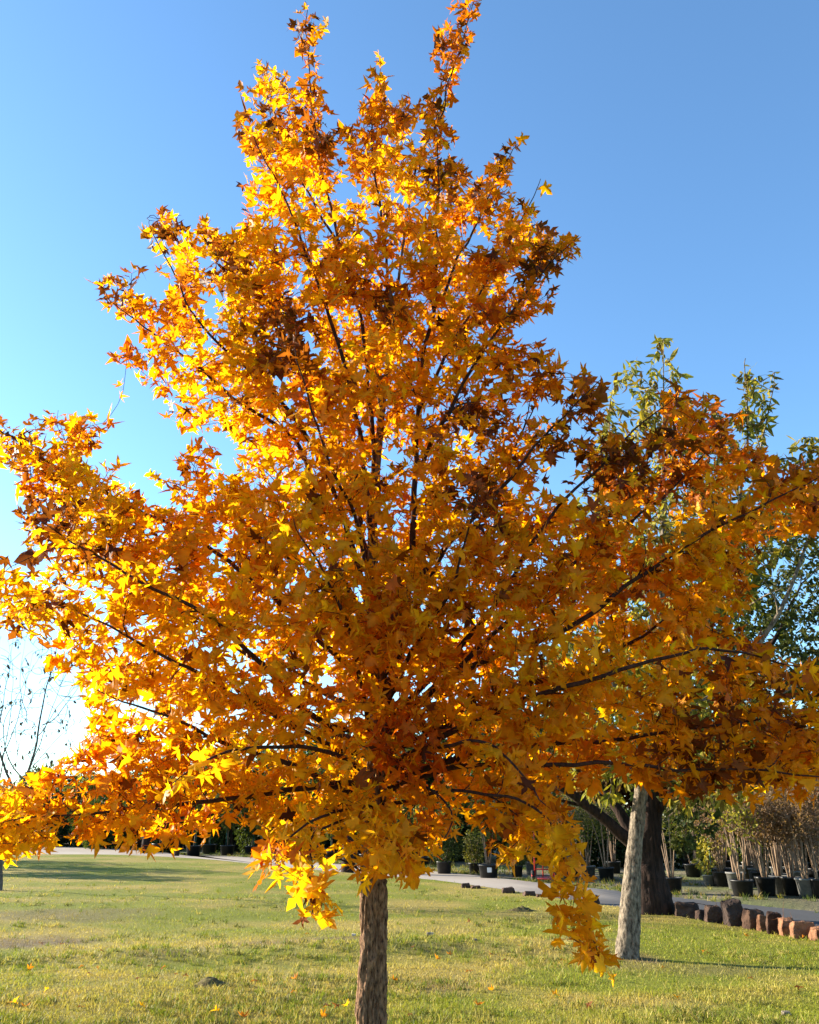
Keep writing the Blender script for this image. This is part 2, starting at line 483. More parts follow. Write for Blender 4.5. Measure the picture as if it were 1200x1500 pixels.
# road: strip between the lawn edge and the nursery
mb = MB()
e_s = smooth_line([np.append(p, 0) for p in edge_c], 0.8)
f_s = smooth_line([np.append(p, 0) for p in far_c], 0.8)
def resample(L, n):
    s = np.concatenate([[0], np.cumsum(np.linalg.norm(np.diff(L, axis=0), axis=1))]); q = np.linspace(0, s[-1], n)
    return np.stack([np.interp(q, s, L[:, k]) for k in range(3)], 1)
E = resample(e_s, 160); E[:, 1] -= 0.35; Fr = resample(f_s, 160)
nc = 16
u = np.linspace(0, 1, nc)[None, :, None]
wob = (fbm(np.stack([E[:, 0] * 0.8, E[:, 1] * 0.8, E[:, 0] * 0], -1), 2) - 0.5)[:, None] * 0.5
Fr[:, 1] += wob[:, 0]
V = E[:, None] * (1 - u) + Fr[:, None] * u; V[..., 2] = -0.05
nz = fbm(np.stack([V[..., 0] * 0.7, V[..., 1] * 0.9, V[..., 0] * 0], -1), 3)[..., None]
s = np.clip((4.2 - V[..., 0]) / 1.5 + (nz[..., 0] - .5) * 1.5, 0, 1)[..., None]      # pale gravel and asphalt; shade on the right end painted into the colour
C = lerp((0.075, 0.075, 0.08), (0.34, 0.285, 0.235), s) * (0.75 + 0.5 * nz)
i = np.arange(159)[:, None] * nc; j = np.arange(nc - 1)[None]
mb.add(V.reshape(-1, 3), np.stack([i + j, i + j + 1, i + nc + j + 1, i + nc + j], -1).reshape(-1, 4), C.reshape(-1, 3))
o = mb.build('road', M_ROAD); tag(o, 'pale gravel and asphalt road, shade painted on its right, curving behind the lawn', 'road', kind='structure')

# lawn sheet
mb = MB()
O = np.array([0.0, -7.0]); rim = np.concatenate([[[16, -7]], [[14, 0]], edge, [[-34, 20]], [[-26, -7]]])
rim = resample(np.c_[rim, np.zeros(len(rim))], 320)[:, :2]
fr = np.concatenate([np.linspace(0.01, 0.3, 12), np.linspace(0.32, 1.0, 170)])
XY = O + fr[None, :, None] * (rim - O)[:, None]
Z = lawn_z(XY[..., 0].ravel(), XY[..., 1].ravel()).reshape(XY.shape[:2])
Z[:, -1] = -0.10
V = np.concatenate([XY, Z[..., None]], -1); nf = len(fr)
C = grass_colour(XY[..., 0], XY[..., 1]) * 0.62
i = np.arange(len(rim) - 1)[:, None] * nf; j = np.arange(nf - 1)[None]
mb.add(V.reshape(-1, 3), np.stack([i + j, i + j + 1, i + nf + j + 1, i + nf + j], -1).reshape(-1, 4), C.reshape(-1, 3))
o = mb.build('lawn', M_LAWN); tag(o, 'short yellow-green lawn with drier tan patches under the maple', 'lawn', kind='structure')

# grass blades
def grass(name, n, dmin, dmax, label):
    mb = MB()
    uu = rng.random(n * 2)
    D = 1 / np.sqrt(1 / dmin ** 2 * (1 - uu) + 1 / dmax ** 2 * uu)
    X = (rng.uniform(-1, 1, n * 2)) * (0.62 * D + 0.6)
    k = in_poly(np.stack([X, D + 0.05 * rng.random(n * 2)], 1), LAWN_POLY); X, D = X[k][:n], D[k][:n]; n = len(X)
    clump = fbm(np.stack([X * 3.2, D * 3.2, X * 0], -1), 2)
    bare = fbm(np.stack([X * 0.8 + 30, D * 1.1, X * 0 + 2], -1), 3)
    worn = np.ones(n)
    for (sx, sy, rx, ry, k_) in SPOTS: worn *= 1 - .55 * k_ * np.clip(1.3 - ((X - sx) / rx) ** 2 - ((D - sy) / ry) ** 2, 0, 1)
    keep = rng.random(n) < np.clip(1.5 - (bare - 0.5) * 5, 0.25, 1) * worn; X, D, clump = X[keep], D[keep], clump[keep]; n = len(X)
    Z = lawn_z(X, D)
    h = rng.gamma(5, 0.0055, n) * (0.5 + clump * 1.1); w = 0.0022 + 0.00042 * D
    w = w * rng.uniform(0.7, 1.3, n)
    a = rng.uniform(0, 2 * np.pi, n)
    sd = np.stack([np.cos(a), np.sin(a), a * 0], 1)
    lean = rng.normal(0, 0.55, (n, 3)); lean[:, 2] = 1; lean = unit(lean)
    b = np.stack([X, D, Z - 0.003], 1); mid = b + lean * (h * 0.55)[:, None]
    l2 = lean + rng.normal(0, 0.5, (n, 3)) * [1, 1, 0.3]; l2[:, 2] = np.abs(l2[:, 2]) * 0.7; tip = mid + unit(l2) * (h * 0.55)[:, None]
    sw = sd * (w / 2)[:, None]
    V = np.stack([b - sw, b + sw, mid + sw * 0.8, mid - sw * 0.8, tip], 1).reshape(-1, 3)
    o5 = np.arange(n)[:, None] * 5
    c = grass_colour(X, D) * rng.normal(1, 0.18, (n, 1)).clip(0.5, 1.6)
    dry = (rng.random(n) < 0.16)[:, None]; c = np.where(dry, np.array([0.46, 0.36, 0.11]) * rng.uniform(0.6, 1.1, (n, 1)), c)
    mb.add(V, [o5 + np.array([[0, 1, 2, 3]]), o5 + np.array([[3, 2, 4]])], np.repeat(c, 5, 0))
    return tag(mb.build(name, M_GRASS, smooth=False), label, 'grass', kind='stuff')
grass('grass', 330000, 5.6, 34, 'short grass blades covering the whole lawn')

def tufts(name, n, region, cols, hmean, label, cat):
    mb = MB(); X, D, Z = region(n); nb = 14; n = len(X)
    X = np.repeat(X, nb) + rng.normal(0, .022, n * nb) * (1 + np.repeat(D, nb) * .03); D2 = np.repeat(D, nb) + rng.normal(0, .022, n * nb) * (1 + np.repeat(D, nb) * .03); Z = np.repeat(Z, nb); m = n * nb
    h = rng.gamma(6, hmean / 6, m); w = (0.003 + .0004 * D2) * rng.uniform(.7, 1.3, m); a = rng.uniform(0, 6.283, m)
    sd = np.stack([np.cos(a), np.sin(a), a * 0], 1) * (w / 2)[:, None]
    lean = unit(np.stack([rng.normal(0, .5, m), rng.normal(0, .5, m), np.ones(m)], 1)); b0 = np.stack([X, D2, Z - .004], 1); mid = b0 + lean * (h * .6)[:, None]
    tip = mid + unit(lean + np.stack([rng.normal(0, .7, m), rng.normal(0, .7, m), -.3 * np.ones(m)], 1)) * (h * .5)[:, None]
    V = np.stack([b0 - sd, b0 + sd, mid + sd * .8, mid - sd * .8, tip], 1).reshape(-1, 3); o5 = np.arange(m)[:, None] * 5
    c = np.array(cols)[np.repeat(rng.integers(0, len(cols), n), nb)] * rng.normal(1, .2, (m, 1)).clip(.4, 1.6)
    mb.add(V, [o5 + np.array([[0, 1, 2, 3]]), o5 + np.array([[3, 2, 4]])], np.repeat(c, 5, 0))
    return tag(mb.build(name, M_GRASS, smooth=False), label, cat, kind='stuff')
def lawn_region(n):
    u = rng.random(n * 3); D = 1 / np.sqrt(1 / 5.8 ** 2 * (1 - u) + 1 / 24 ** 2 * u); X = rng.uniform(-1, 1, n * 3) * (.62 * D + .4)
    d = fbm(np.stack([X * .7 + 3, D * 1.6, X * 0 + 9], -1), 3); line = np.exp(-((D - .12 * X - 11.6) / .5) ** 2) * (X < 2.5) * (X > -5)
    k = in_poly(np.stack([X, D], 1), LAWN_POLY) & (rng.random(len(X)) < np.clip((d - .5) * 5, .04, 1) + line * .8); X, D = X[k][:n], D[k][:n]
    return X, D, lawn_z(X, D)
tufts('grass_tufts', 5200, lawn_region, [(0.15, 0.19, 0.02), (0.20, 0.22, 0.025), (0.11, 0.11, 0.03), (0.42, 0.34, 0.10)], .055, 'taller dark green grass tufts scattered over the lawn', 'grass')
def nursery_region(n):
    k = rng.integers(0, 159, n * 4); e = E[k]; f_ = Fr[k]; d = f_ - e; d = d / np.linalg.norm(d[:, :2], axis=1, keepdims=True)
    t_ = rng.random(n * 4) ** 1.6 * 9 + .1; X = f_[:, 0] + d[:, 0] * t_ + rng.normal(0, .15, n * 4); D = f_[:, 1] + d[:, 1] * t_
    m = (fbm(np.stack([X * .5, D * .9, X * 0], -1), 2) > .47) & (np.abs(X) < .6 * D) & (t_ > .1); X, D = X[m][:n], D[m][:n]
    return X, D, np.full(len(X), -.07)
tufts('weeds', 2600, nursery_region, [(0.12, 0.15, 0.025), (0.22, 0.20, 0.03), (0.30, 0.23, 0.09), (0.07, 0.10, 0.02)], .10, 'low weeds and dry grass between the nursery pots', 'weeds')

# ================================================================== THE MAPLE
SIL = [(350, 160), (380, 105), (440, 115), (470, 150), (520, 185), (545, 140), (565, 150), (600, 150), (630, 140), (650, 170), (662, 230), (700, 250), (740, 212), (765, 225), (788, 270), (762, 300), (800, 318), (842, 370), (815, 440), (782, 452), (772, 500), (818, 545), (780, 590), (742, 585), (748, 635), (800, 610), (850, 552), (888, 575), (870, 610), (905, 645), (960, 620), (980, 568), (1005, 592), (1040, 590), (1080, 600), (1062, 640), (1100, 662), (1200, 690), (1290, 720), (1240, 790), (1150, 785), (1100, 800), (1092, 870), (1052, 920), (1150, 960), (1280, 1000), (1290, 1150), (1200, 1172), (1150, 1160), (1090, 1180), (1000, 1165), (900, 1138), (850, 1140), (820, 1180), (832, 1215), (788, 1228), (755, 1262), (732, 1238), (690, 1200), (640, 1205), (622, 1272), (560, 1262), (540, 1280), (495, 1250), (478, 1262), (455, 1262), (425, 1262), (400, 1275), (375, 1250), (385, 1195), (310, 1195), (250, 1252), (150, 1240), (100, 1205), (50, 1262), (-40, 1235), (-60, 1170), (90, 1118), (130, 1080), (120, 1010), (70, 950), (25, 900), (60, 860), (55, 820), (20, 765), (55, 720), (-40, 680), (-30, 625), (90, 603), (160, 618), (222, 680), (262, 700), (248, 668), (290, 650), (232, 580), (170, 540), (138, 480), (148, 420), (200, 392), (232, 420), (260, 430), (250, 370), (213, 350), (240, 308), (310, 330), (350, 320), (362, 260), (343, 180)]
YT = 5.0
trunk_px = [(541, 1592), (543, 1540), (545, 1450), (547, 1370), (548, 1300), (553, 1150), (556, 1000), (549, 880), (546, 760), (560, 600), (575, 480), (592, 350), (612, 240), (640, 180), (668, 90), (694, 2)]
base = at_depth(541, 1592, YT); gz = float(lawn_z(base[0], YT)[0])
LIMBS = [
 ([(548, 1180), (440, 1130), (270, 1062), (140, 1010)], -.6, .026), ([(550, 1150), (420, 1160), (250, 1180), (100, 1190), (5, 1205)], -.3, .026),
 ([(552, 1120), (470, 1085), (330, 1010), (200, 940), (90, 880)], -.5, .026), ([(553, 1080), (450, 1040), (310, 905), (200, 850), (55, 760)], -.9, .028),
 ([(552, 1050), (400, 980), (240, 900), (110, 930)], .7, .024), ([(552, 1020), (430, 900), (300, 800), (150, 720), (10, 640)], .3, .03),
 ([(550, 990), (450, 850), (340, 740), (230, 700)], .9, .024), ([(549, 960), (480, 800), (440, 660), (330, 570), (190, 460), (155, 430)], 0., .032),
 ([(549, 930), (500, 750), (420, 600), (300, 480), (222, 340)], -.5, .028), ([(548, 900), (500, 650), (430, 520), (380, 420), (300, 340)], .7, .026),
 ([(545, 800), (520, 600), (470, 430), (420, 300), (365, 180)], -.4, .026), ([(550, 700), (530, 480), (490, 330), (462, 200), (447, 2)], 0., .022),
 ([(560, 600), (530, 420), (440, 260), (380, 98)], .5, .02), ([(575, 480), (560, 330), (545, 200), (556, 92)], .2, .015),
 ([(556, 1060), (590, 930), (605, 820), (610, 620), (635, 430), (640, 300), (640, 190)], -.3, .036), ([(606, 700), (680, 560), (760, 440), (848, 345)], -.5, .02),
 ([(610, 600), (680, 470), (750, 350), (792, 262)], .3, .018), ([(632, 450), (700, 320), (757, 212)], 0., .015),
 ([(600, 860), (690, 760), (800, 640), (880, 556)], -.4, .024), ([(555, 1010), (640, 830), (720, 720), (800, 560)], .4, .024),
 ([(555, 1060), (700, 920), (790, 780), (900, 660), (990, 580)], -.2, .028), ([(556, 1080), (690, 960), (850, 820), (980, 720), (1085, 600)], .3, .028),
 ([(556, 1100), (660, 990), (840, 915), (1000, 800), (1220, 690)], -.5, .032), ([(556, 1120), (690, 1050), (850, 990), (1000, 890), (1120, 800)], .6, .026),
 ([(556, 1140), (690, 1060), (850, 1000), (1040, 950), (1200, 985)], -.9, .03), ([(556, 1150), (770, 1090), (900, 1085), (1150, 1050), (1250, 1030)], 0., .028),
 ([(554, 1170), (700, 1120), (900, 1120), (1100, 1130), (1250, 1140)], -.5, .024), ([(554, 1180), (680, 1160), (780, 1180), (822, 1240), (840, 1310), (884, 1412)], -.9, .014),
 ([(600, 300), (612, 240), (640, 180), (668, 90), (690, 8)], 0., .010), ([(552, 1190), (500, 1200), (458, 1230), (458, 1338)], -1.0, .011), ([(552, 1185), (480, 1190), (420, 1230), (385, 1275)], -.95, .012),
 ([(553, 1120), (540, 1050), (500, 900), (430, 760)], -.95, .024), ([(553, 1050), (600, 960), (660, 860), (700, 720)], -.95, .024),
 ([(552, 950), (530, 800), (470, 640), (430, 500)], -.85, .022), ([(554, 1130), (620, 1100), (720, 1090), (800, 1180)], -.95, .02),
 ([(553, 1140), (480, 1100), (350, 1100), (250, 1150)], -.95, .022), ([(553, 1060), (560, 950), (600, 800), (680, 650)], 1.4, .024),
 ([(553, 1060), (540, 950), (470, 780), (380, 680)], 1.4, .024), ([(553, 1100), (650, 1050), (800, 1000), (900, 920)], 1.4, .024),
 ([(553, 1100), (450, 1060), (330, 1030), (220, 1000)], 1.4, .024), ([(553, 1150), (620, 1150), (660, 1190), (650, 1230)], -.6, .013), ([(553, 1195), (562, 1215), (585, 1245)], -.8, .01)]
maple = thing('maple_tree', (base[0], YT, gz), 'large maple in blazing orange and gold autumn leaf, standing in the foreground', 'tree')
mo = np.array([base[0], YT, gz])

# trunk
tp = smooth_line([at_depth(x, y, YT) for x, y in trunk_px], 0.012)
tp[:, 2] += np.linspace(gz - 0.03, 0, len(tp)) * np.linspace(1, 0, len(tp)) ** 4
zz = tp[:, 2]
tr = np.interp(zz, [-.1, 0.08, 0.3, 1.2, 1.55, 2.2, 3.0, 4.0, 5.0, 6.2], [.115, .09, .075, .071, .066, .046, .030, .022, .010, .003])
def bark_ridge(pts, a):
    z = pts[:, 2][:, None]; A = a[None]
    q = np.stack([np.cos(A) * 4.6 + z * 0.35, np.sin(A) * 4.6 + 0 * z, z * 5.5 + 0 * A], -1)
    q[..., :2] += (fbm(np.stack([z * 9 + 0 * A, A * 2 + 0 * z, z * 0 + A * 0], -1), 2) - .5)[..., None] * 1.3
    q2 = np.stack([np.cos(A) * 8 + z * 0.9, np.sin(A) * 8 + 0 * z, z * 30 + 0 * A], -1)
    lump = np.stack([np.cos(A) * 1.1 + 0 * z, np.sin(A) * 1.1 + 0 * z, z * 3.1 + 0 * A], -1)
    r = 1 - np.abs(fbm(q, 2) - 0.5) * 2.2
    return 0.95 + 0.60 * (r - 0.76) + 0.20 * (fbm(q2, 2) - 0.5) + 0.26 * (fbm(lump, 2) - 0.5)
mb = MB(); add_tube(mb, tp, tr, 84, ridge=bark_ridge)
t = mb.build('trunk', M_BARK, maple, origin=mo)

net = Net(); net.add(tp[::5], tr[::5], 0)
limb_pts = []
for pxs, dy, r0 in LIMBS:
    n = len(pxs); cum = np.concatenate([[0], np.cumsum([math.dist(pxs[k], pxs[k + 1]) for k in range(n - 1)])]); cum /= cum[-1]
    pts = [at_depth(x, y, YT + dy * f ** 0.8) for (x, y), f in zip(pxs, cum)]
    if pxs[0] == pxs[0]:
        P, D, Rd = net.arrays(); q = project(P); kk = np.argmin(((q - np.array(pxs[0])) ** 2).sum(1)); pts[0] = P[kk]
    L = smooth_line(pts, 0.05)
    L[1:-1] += (np.stack([fbm(L[1:-1] * 5 + s, 2) for s in (0, 20, 40)], -1) - 0.5) * 0.05
    rad = np.linspace(1, 0, len(L)) ** 0.85 * (r0 * 0.62) + 0.0022
    limb_pts.append((L, rad)); net.add(L, rad, 1)
for L, rad in limb_pts:
    mb = MB(); add_tube(mb, L, rad, 9); mb.build('limb', M_LIMB, maple, origin=mo)

gapf = lambda p: float(np.clip((fbm(p[None] * 2.3 + 3, 2)[0] - 0.30) * 5, 0.03, 1))
silc = np.array(SIL, float)
T2 = poly_targets(SIL, 260, YT, 1.6, 1.2, dens=gapf, front=.5)
net.grow(T2, 2, r0=0.005, rk=0.008, rtip=0.0022, chunks=6, maxlen=1.5)
T3 = poly_targets(SIL, 2450, YT, 1.6, 1.2, dens=gapf, front=.60)
net.grow(T3, 3, r0=0.003, rk=0.004, rtip=0.0016, chunks=5, maxlen=0.9, up=0.3)
SPRAYS = [([(490, 930), (620, 930), (630, 1160), (490, 1160)], 34, -.42), ([(500, 700), (640, 700), (640, 930), (500, 930)], 22, -.4), ([(470, 1190), (640, 1190), (630, 1262), (520, 1282)], 16, -.35), ([(800, 1195), (830, 1200), (850, 1290), (862, 1350), (890, 1415), (868, 1405), (825, 1370), (820, 1300)], 17, -.82), ([(435, 1250), (478, 1250), (478, 1345), (445, 1345)], 8, -.95), ([(430, 25), (470, 30), (468, 90), (428, 75)], 3, 0.), ([(360, 95), (400, 90), (400, 160), (360, 150)], 5, .45),
 ([(640, 20), (695, 0), (680, 70), (650, 190), (630, 190)], 9, 0.), ([(-40, 830), (60, 850), (60, 920), (0, 930)], 9, -.9), ([(370, 1230), (420, 1230), (425, 1300), (380, 1290)], 4, -1.15), ([(520, 1200), (600, 1200), (610, 1270), (540, 1285)], 16, -.6)]
for poly, k, dy in SPRAYS:
    net.grow(poly_targets(poly, k, YT + dy, .2, 1., ppm=250), 3, r0=0.002, rk=0.004, rtip=0.0014, chunks=4, maxlen=0.6, up=0.1)
mb = MB()
for pts, rad, lv in net.br:
    if lv >= 2: add_tube(mb, pts, rad, 5, cap=False)
mb.build('twigs', M_LIMB, maple, origin=mo)['kind'] = 'stuff'

P, T, O = leaf_sites(net, (1, 2, 3), 0.050, 0.12)
q = project(P); n = len(P)
ins = in_poly(q, SIL)
# leafy tips beyond the main outline: leaders and hanging sprays
extra = np.zeros(n, bool)
for poly in ([(420, 20), (475, 20), (480, 160), (420, 160)], [(535, 80), (572, 80), (575, 170), (530, 170)], [(625, 0), (705, 0), (690, 80), (670, 190), (620, 190)], [(800, 1200), (850, 1220), (900, 1425), (850, 1425), (800, 1300)], [(430, 1280), (490, 1270), (485, 1355), (430, 1355)], [(-60, 820), (60, 820), (60, 930), (-60, 930)]):
    extra |= in_poly(q, poly)
rel = P - np.array([base[0], YT, 0]); hd = SUN_DIR[:2] / np.linalg.norm(SUN_DIR[:2])
tt = rel[:, 0] * hd[0] + rel[:, 1] * hd[1]; side_ = np.abs(rel[:, 0] * hd[1] - rel[:, 1] * hd[0])
gap = (tt > 0.12) & (side_ < .20) & (P[:, 2] < 1.30 + tt * math.tan(SUN_EL))     # the opening under the crown that lets the low sun reach the trunk
ins &= ~gap; extra &= ~gap
keep = ins | (extra & (rng.random(n) < 0.9)) | ((rng.random(n) < 0.05) & ~gap)
P, T, O, q = P[keep], T[keep], O[keep], q[keep]; n = len(P)
print('maple leaves', n)
Tl = unit(0.75 * O + 0.35 * T + np.array([0, 0, -0.30]) + rng.normal(0, 0.38, (n, 3)))
pl = rng.uniform(0.025, 0.06, n)
pet = unit(0.8 * O + 0.5 * T + rng.normal(0, 0.25, (n, 3)))
Bp = P + pet * pl[:, None]
Nl = np.array([0, 0, 0.75]) + rng.normal(0, 0.75, (n, 3)) + 0.25 * T
S = rng.normal(0.075, 0.018, n).clip(0.03, 0.115) * np.interp(P[:, 2], [1, 3, 6], [0.96, 1.0, 0.96])
# leaf colours: gold, orange, rust and dry brown, in drifts
cl = fbm(P * 1.7 + 8, 3); r = rng.random(n)
ed = edge_dist(q, SIL) * np.where(in_poly(q, SIL), 1, -1)      # outer, sun-dried leaves turn rustier; the sheltered heart stays gold
t = np.clip(0.13 + .05 * np.clip(P[:, 2] - 2.5, 0, 3) + (cl - 0.5) * 1.9 + rng.normal(0, 0.17, n) + 0.00020 * (q[:, 0] - 600) + 0.40 * np.exp(-np.maximum(ed, 0) / 40) * np.interp(P[:, 2], [1.5, 2.1], [.15, 1]) - 0.15 * np.clip((q[:, 1] - 500) / 400, 0, 1) * (q[:, 0] < 560), 0, 1)  # crown shade towards the right and glow at lower left also coloured in
pal = np.array([(0.86, 0.445, 0.012), (0.86, 0.35, 0.008), (0.80, 0.25, 0.007), (0.55, 0.13, 0.008)])
xx = t * 3; k = np.minimum(xx.astype(int), 2); f = (xx - k)[:, None]
C = pal[k] * (1 - f) + pal[k + 1] * f
brown = rng.random(n) < 0.03 + 0.16 * np.exp(-np.maximum(ed, 0) / 25) * (P[:, 2] > 1.9)
for (bx, by, br_, s) in ((430, 510, 55, .75), (690, 735, 45, .7), (680, 620, 45, .55), (800, 395, 35, .6), (385, 180, 35, .5), (475, 200, 28, .6), (205, 405, 40, .6), (70, 770, 60, .55), (140, 830, 35, .5), (890, 655, 105, .45), (1000, 680, 60, .3), (150, 440, 35, .6), (240, 330, 30, .5), (820, 400, 30, .6), (745, 230, 25, .5), (560, 440, 40, .3), (1020, 1110, 90, .25), (820, 700, 50, .5), (410, 470, 40, .5), (330, 390, 35, .45), (660, 265, 25, .5), (1080, 1050, 110, .22), (20, 640, 40, .4), (500, 215, 25, .5)):
    brown |= (np.hypot(q[:, 0] - bx, q[:, 1] - by) < br_ * rng.uniform(0.5, 1.1, n)) & (P[:, 1] < YT + 0.7) & (rng.random(n) < min(1, s * 1.35))
C[brown] = lerp((0.085, 0.023, 0.010), (0.36, 0.10, 0.016), rng.random((n, 1)))[brown]
red = np.zeros(n, bool)
for (bx, by, br_, s) in ((595, 1095, 45, .7), (395, 1255, 40, .4), (455, 1330, 20, .15), (470, 570, 30, .5), (990, 575, 22, .6), (560, 900, 30, .2)):
    red |= (np.hypot(q[:, 0] - bx, q[:, 1] - by) < br_) & (rng.random(n) < s) & (P[:, 1] < YT + 0.2)
C[red] = lerp((0.55, 0.10, 0.008), (0.72, 0.19, 0.008), rng.random((n, 1)))[red]
C *= rng.normal(1, 0.07, (n, 1)).clip(0.8, 1.15)
mb = MB()
pick = rng.choice(3, n, p=[.45, .30, .25])
for k_, shp in enumerate((MAPLE, MAPLE_DEEP, MAPLE_BROAD)):
    w_ = pick == k_
    add_leaves(mb, Bp[w_], Tl[w_], Nl[w_], S[w_], C[w_], shp, (0, 0.30), 0.24, 0.48, 0.045, tipdark=rng.uniform(0, 0.45, w_.sum()))
# leaf stalks
a = rng.uniform(0, 6.28, n); side = unit(np.cross(pet, np.stack([np.cos(a), np.sin(a), a * 0 + .3], 1))); s2 = np.cross(pet, side)
ring = [side * 0.0011, -side * 0.0006 + s2 * 0.001, -side * 0.0006 - s2 * 0.001]
V = np.stack([P + x for x in ring] + [Bp + x * 0.8 for x in ring], 1).reshape(-1, 3)
o6 = np.arange(n)[:, None, None] * 6
mb.add(V, (o6 + np.array([[0, 1, 4, 3], [1, 2, 5, 4], [2, 0, 3, 5]])[None]).reshape(-1, 4), np.repeat(C * [0.8, 0.5, 0.6], 6, 0))
mb.build('crown', M_MAPLE, maple, smooth=True, origin=mo)

# ================================================================== OTHER TREES
def build_tree(name, label, cat, base, trunk_pts, trunk_r, limbs, poly, Yc, n2, n3, dmax, dk, shape, size, palette, bark, leafm, droop=0.4, spacing=0.07, group=None, levels=(2, 3), keepf=None, tn=24, maxlen=2.5, twigs=True, l3=1.6, rtip=.002, spread=0.35, ctr=(0, .5)):
    root = thing(name, base, label, cat, group)
    net = Net(); tl = smooth_line(trunk_pts, 0.06); rr = np.interp(np.linspace(0, 1, len(tl)), np.linspace(0, 1, len(trunk_r)), trunk_r)
    net.add(tl, rr, 0)
    def rg(pts, a):
        z = pts[:, 2][:, None]; A = a[None]
        q = np.stack([np.cos(A) * 2.2 + z * 0.4, np.sin(A) * 2.2 + 0 * z, z * 1.6 + 0 * A], -1)
        q2 = np.stack([np.cos(A) * 6 + z * 0.4, np.sin(A) * 6 + 0 * z, z * 7 + 0 * A], -1)
        return 0.94 + 0.45 * (fbm(q, 2) - 0.5) + 0.38 * (fbm(q2, 3) - .5)
    mb = MB(); add_tube(mb, tl, rr, tn, ridge=rg); mb.build('trunk', bark, root, origin=base)
    for pts, r0 in limbs:
        L = smooth_line(pts, 0.08); L[1:-1] += (np.stack([fbm(L[1:-1] * 2 + s, 2) for s in (0, 20, 40)], -1) - 0.5) * 0.10
        rad = np.linspace(1, 0.12, len(L)) * r0
        net.add(L, rad, 1); mb = MB(); add_tube(mb, L, rad, 10); mb.build('limb', bark, root, origin=base)
    ppm = F0 / Yc
    net.grow(poly_targets(poly, n2, Yc, dmax, dk, ppm=ppm), 2, 0.008, 0.010, 0.003, 6, maxlen, 0.12)
    net.grow(poly_targets(poly, n3, Yc, dmax, dk, ppm=ppm), 3, 0.004, 0.004, rtip, 5, l3, 0.10, up=0.3)
    mb = MB()
    for pts, rad, lv in net.br:
        if lv >= 2: add_tube(mb, pts, rad, 5, cap=False)
    mb.build('twigs', bark, root, origin=base)['kind'] = 'stuff'
    P, T, O = leaf_sites(net, levels, spacing, 0.1)
    n = len(P)
    if keepf is not None:
        k = keepf(P, project(P)); P, T, O = P[k], T[k], O[k]; n = len(P)
    Tl = unit(0.7 * O + 0.3 * T + np.array([0, 0, -droop]) + rng.normal(0, spread, (n, 3)))
    Nl = np.array([0, 0, 0.5]) + rng.normal(0, 0.8, (n, 3))
    S = rng.normal(size, size * 0.22, n).clip(size * 0.4, size * 1.6)
    pal = np.array(palette); t = np.clip(fbm(P * 1.1 + 4, 2) * 1.6 - 0.3 + rng.normal(0, 0.22, n), 0, 0.999) * (len(pal) - 1)
    k = t.astype(int); f = (t - k)[:, None]; C = (pal[k] * (1 - f) + pal[np.minimum(k + 1, len(pal) - 1)] * f) * rng.normal(1, .12, (n, 1)).clip(.6, 1.4)
    mb = MB(); add_leaves(mb, P, Tl, Nl, S, C, shape, ctr, 0.3, 0.35, 0.02)
    mb.build('crown', leafm, root, smooth=False, origin=base)
    print(name, n)
    return root

# pale-barked tree on the right of the lawn
g = on_ground(918, 1402); Y2 = g[1]
A = lambda pts, Y, dy=0: [at_depth(x, y, Y + dy * k / max(1, len(pts) - 1)) for k, (x, y) in enumerate(pts)]
tpts = A([(918, 1406), (919, 1390), (924, 1320), (931, 1230), (941, 1150), (955, 1040), (968, 900), (972, 760), (972, 640), (972, 500)], Y2)
limbs = [(A([(948, 1130), (900, 1000), (870, 850), (880, 700), (900, 560)], Y2, .4), .05), (A([(956, 1050), (1040, 900), (1080, 750), (1095, 640), (1092, 525)], Y2, .3), .05),
         (A([(964, 950), (1070, 800), (1110, 680), (1135, 545)], Y2, -.3), .04), (A([(952, 1090), (1100, 960), (1180, 800), (1210, 640)], Y2, -.5), .05), (A([(950, 1120), (1100, 1040), (1230, 960), (1290, 850)], Y2, .5), .04),
         (A([(946, 1150), (1010, 1100), (1070, 1150)], Y2, -.6), .03), (A([(946, 1160), (900, 1120), (865, 1150)], Y2, -.6), .025), (A([(960, 1000), (1080, 900), (1150, 860)], Y2, -1.4), .03), (A([(950, 1110), (830, 1000), (790, 900)], Y2, .6), .03)]
POLY2 = [(875, 640), (905, 540), (940, 520), (968, 484), (985, 500), (1005, 560), (1015, 600), (1040, 590), (1062, 600), (1075, 560), (1082, 520), (1100, 535), (1120, 560), (1140, 540), (1130, 620), (1112, 675), (1128, 690), (1150, 640), (1200, 630), (1290, 680), (1250, 760), (1130, 830), (1090, 930), (1120, 1050), (1130, 1140), (1100, 1180), (1000, 1200), (940, 1140), (890, 1185), (840, 1180), (790, 1050), (810, 800)]
def pale_keep(P, q):
    d = fbm(P * 1.3, 2); up = np.clip((760 - q[:, 1]) / 200, 0, 1)
    return in_poly(q, POLY2) & (rng.random(len(P)) < np.clip((d - 0.26) * 7, 0.25, 1))
build_tree('pear_tree', 'slender tree with pale flaking trunk and drooping yellow-green leaves, right of the maple', 'tree', g, tpts, [.145, .100, .09, .084, .08, .06, .04, .025, .012, .004], limbs, POLY2, Y2, 130, 1300, 1.7, 1.3, LANCE, 0.14, [(0.09, 0.10, 0.02), (0.20, 0.20, 0.03), (0.36, 0.31, 0.05), (0.13, 0.075, 0.028), (0.10, 0.11, 0.025)], M_PALEBARK, M_GREEN, droop=0.7, spacing=0.075, keepf=pale_keep, levels=(1, 2, 3))

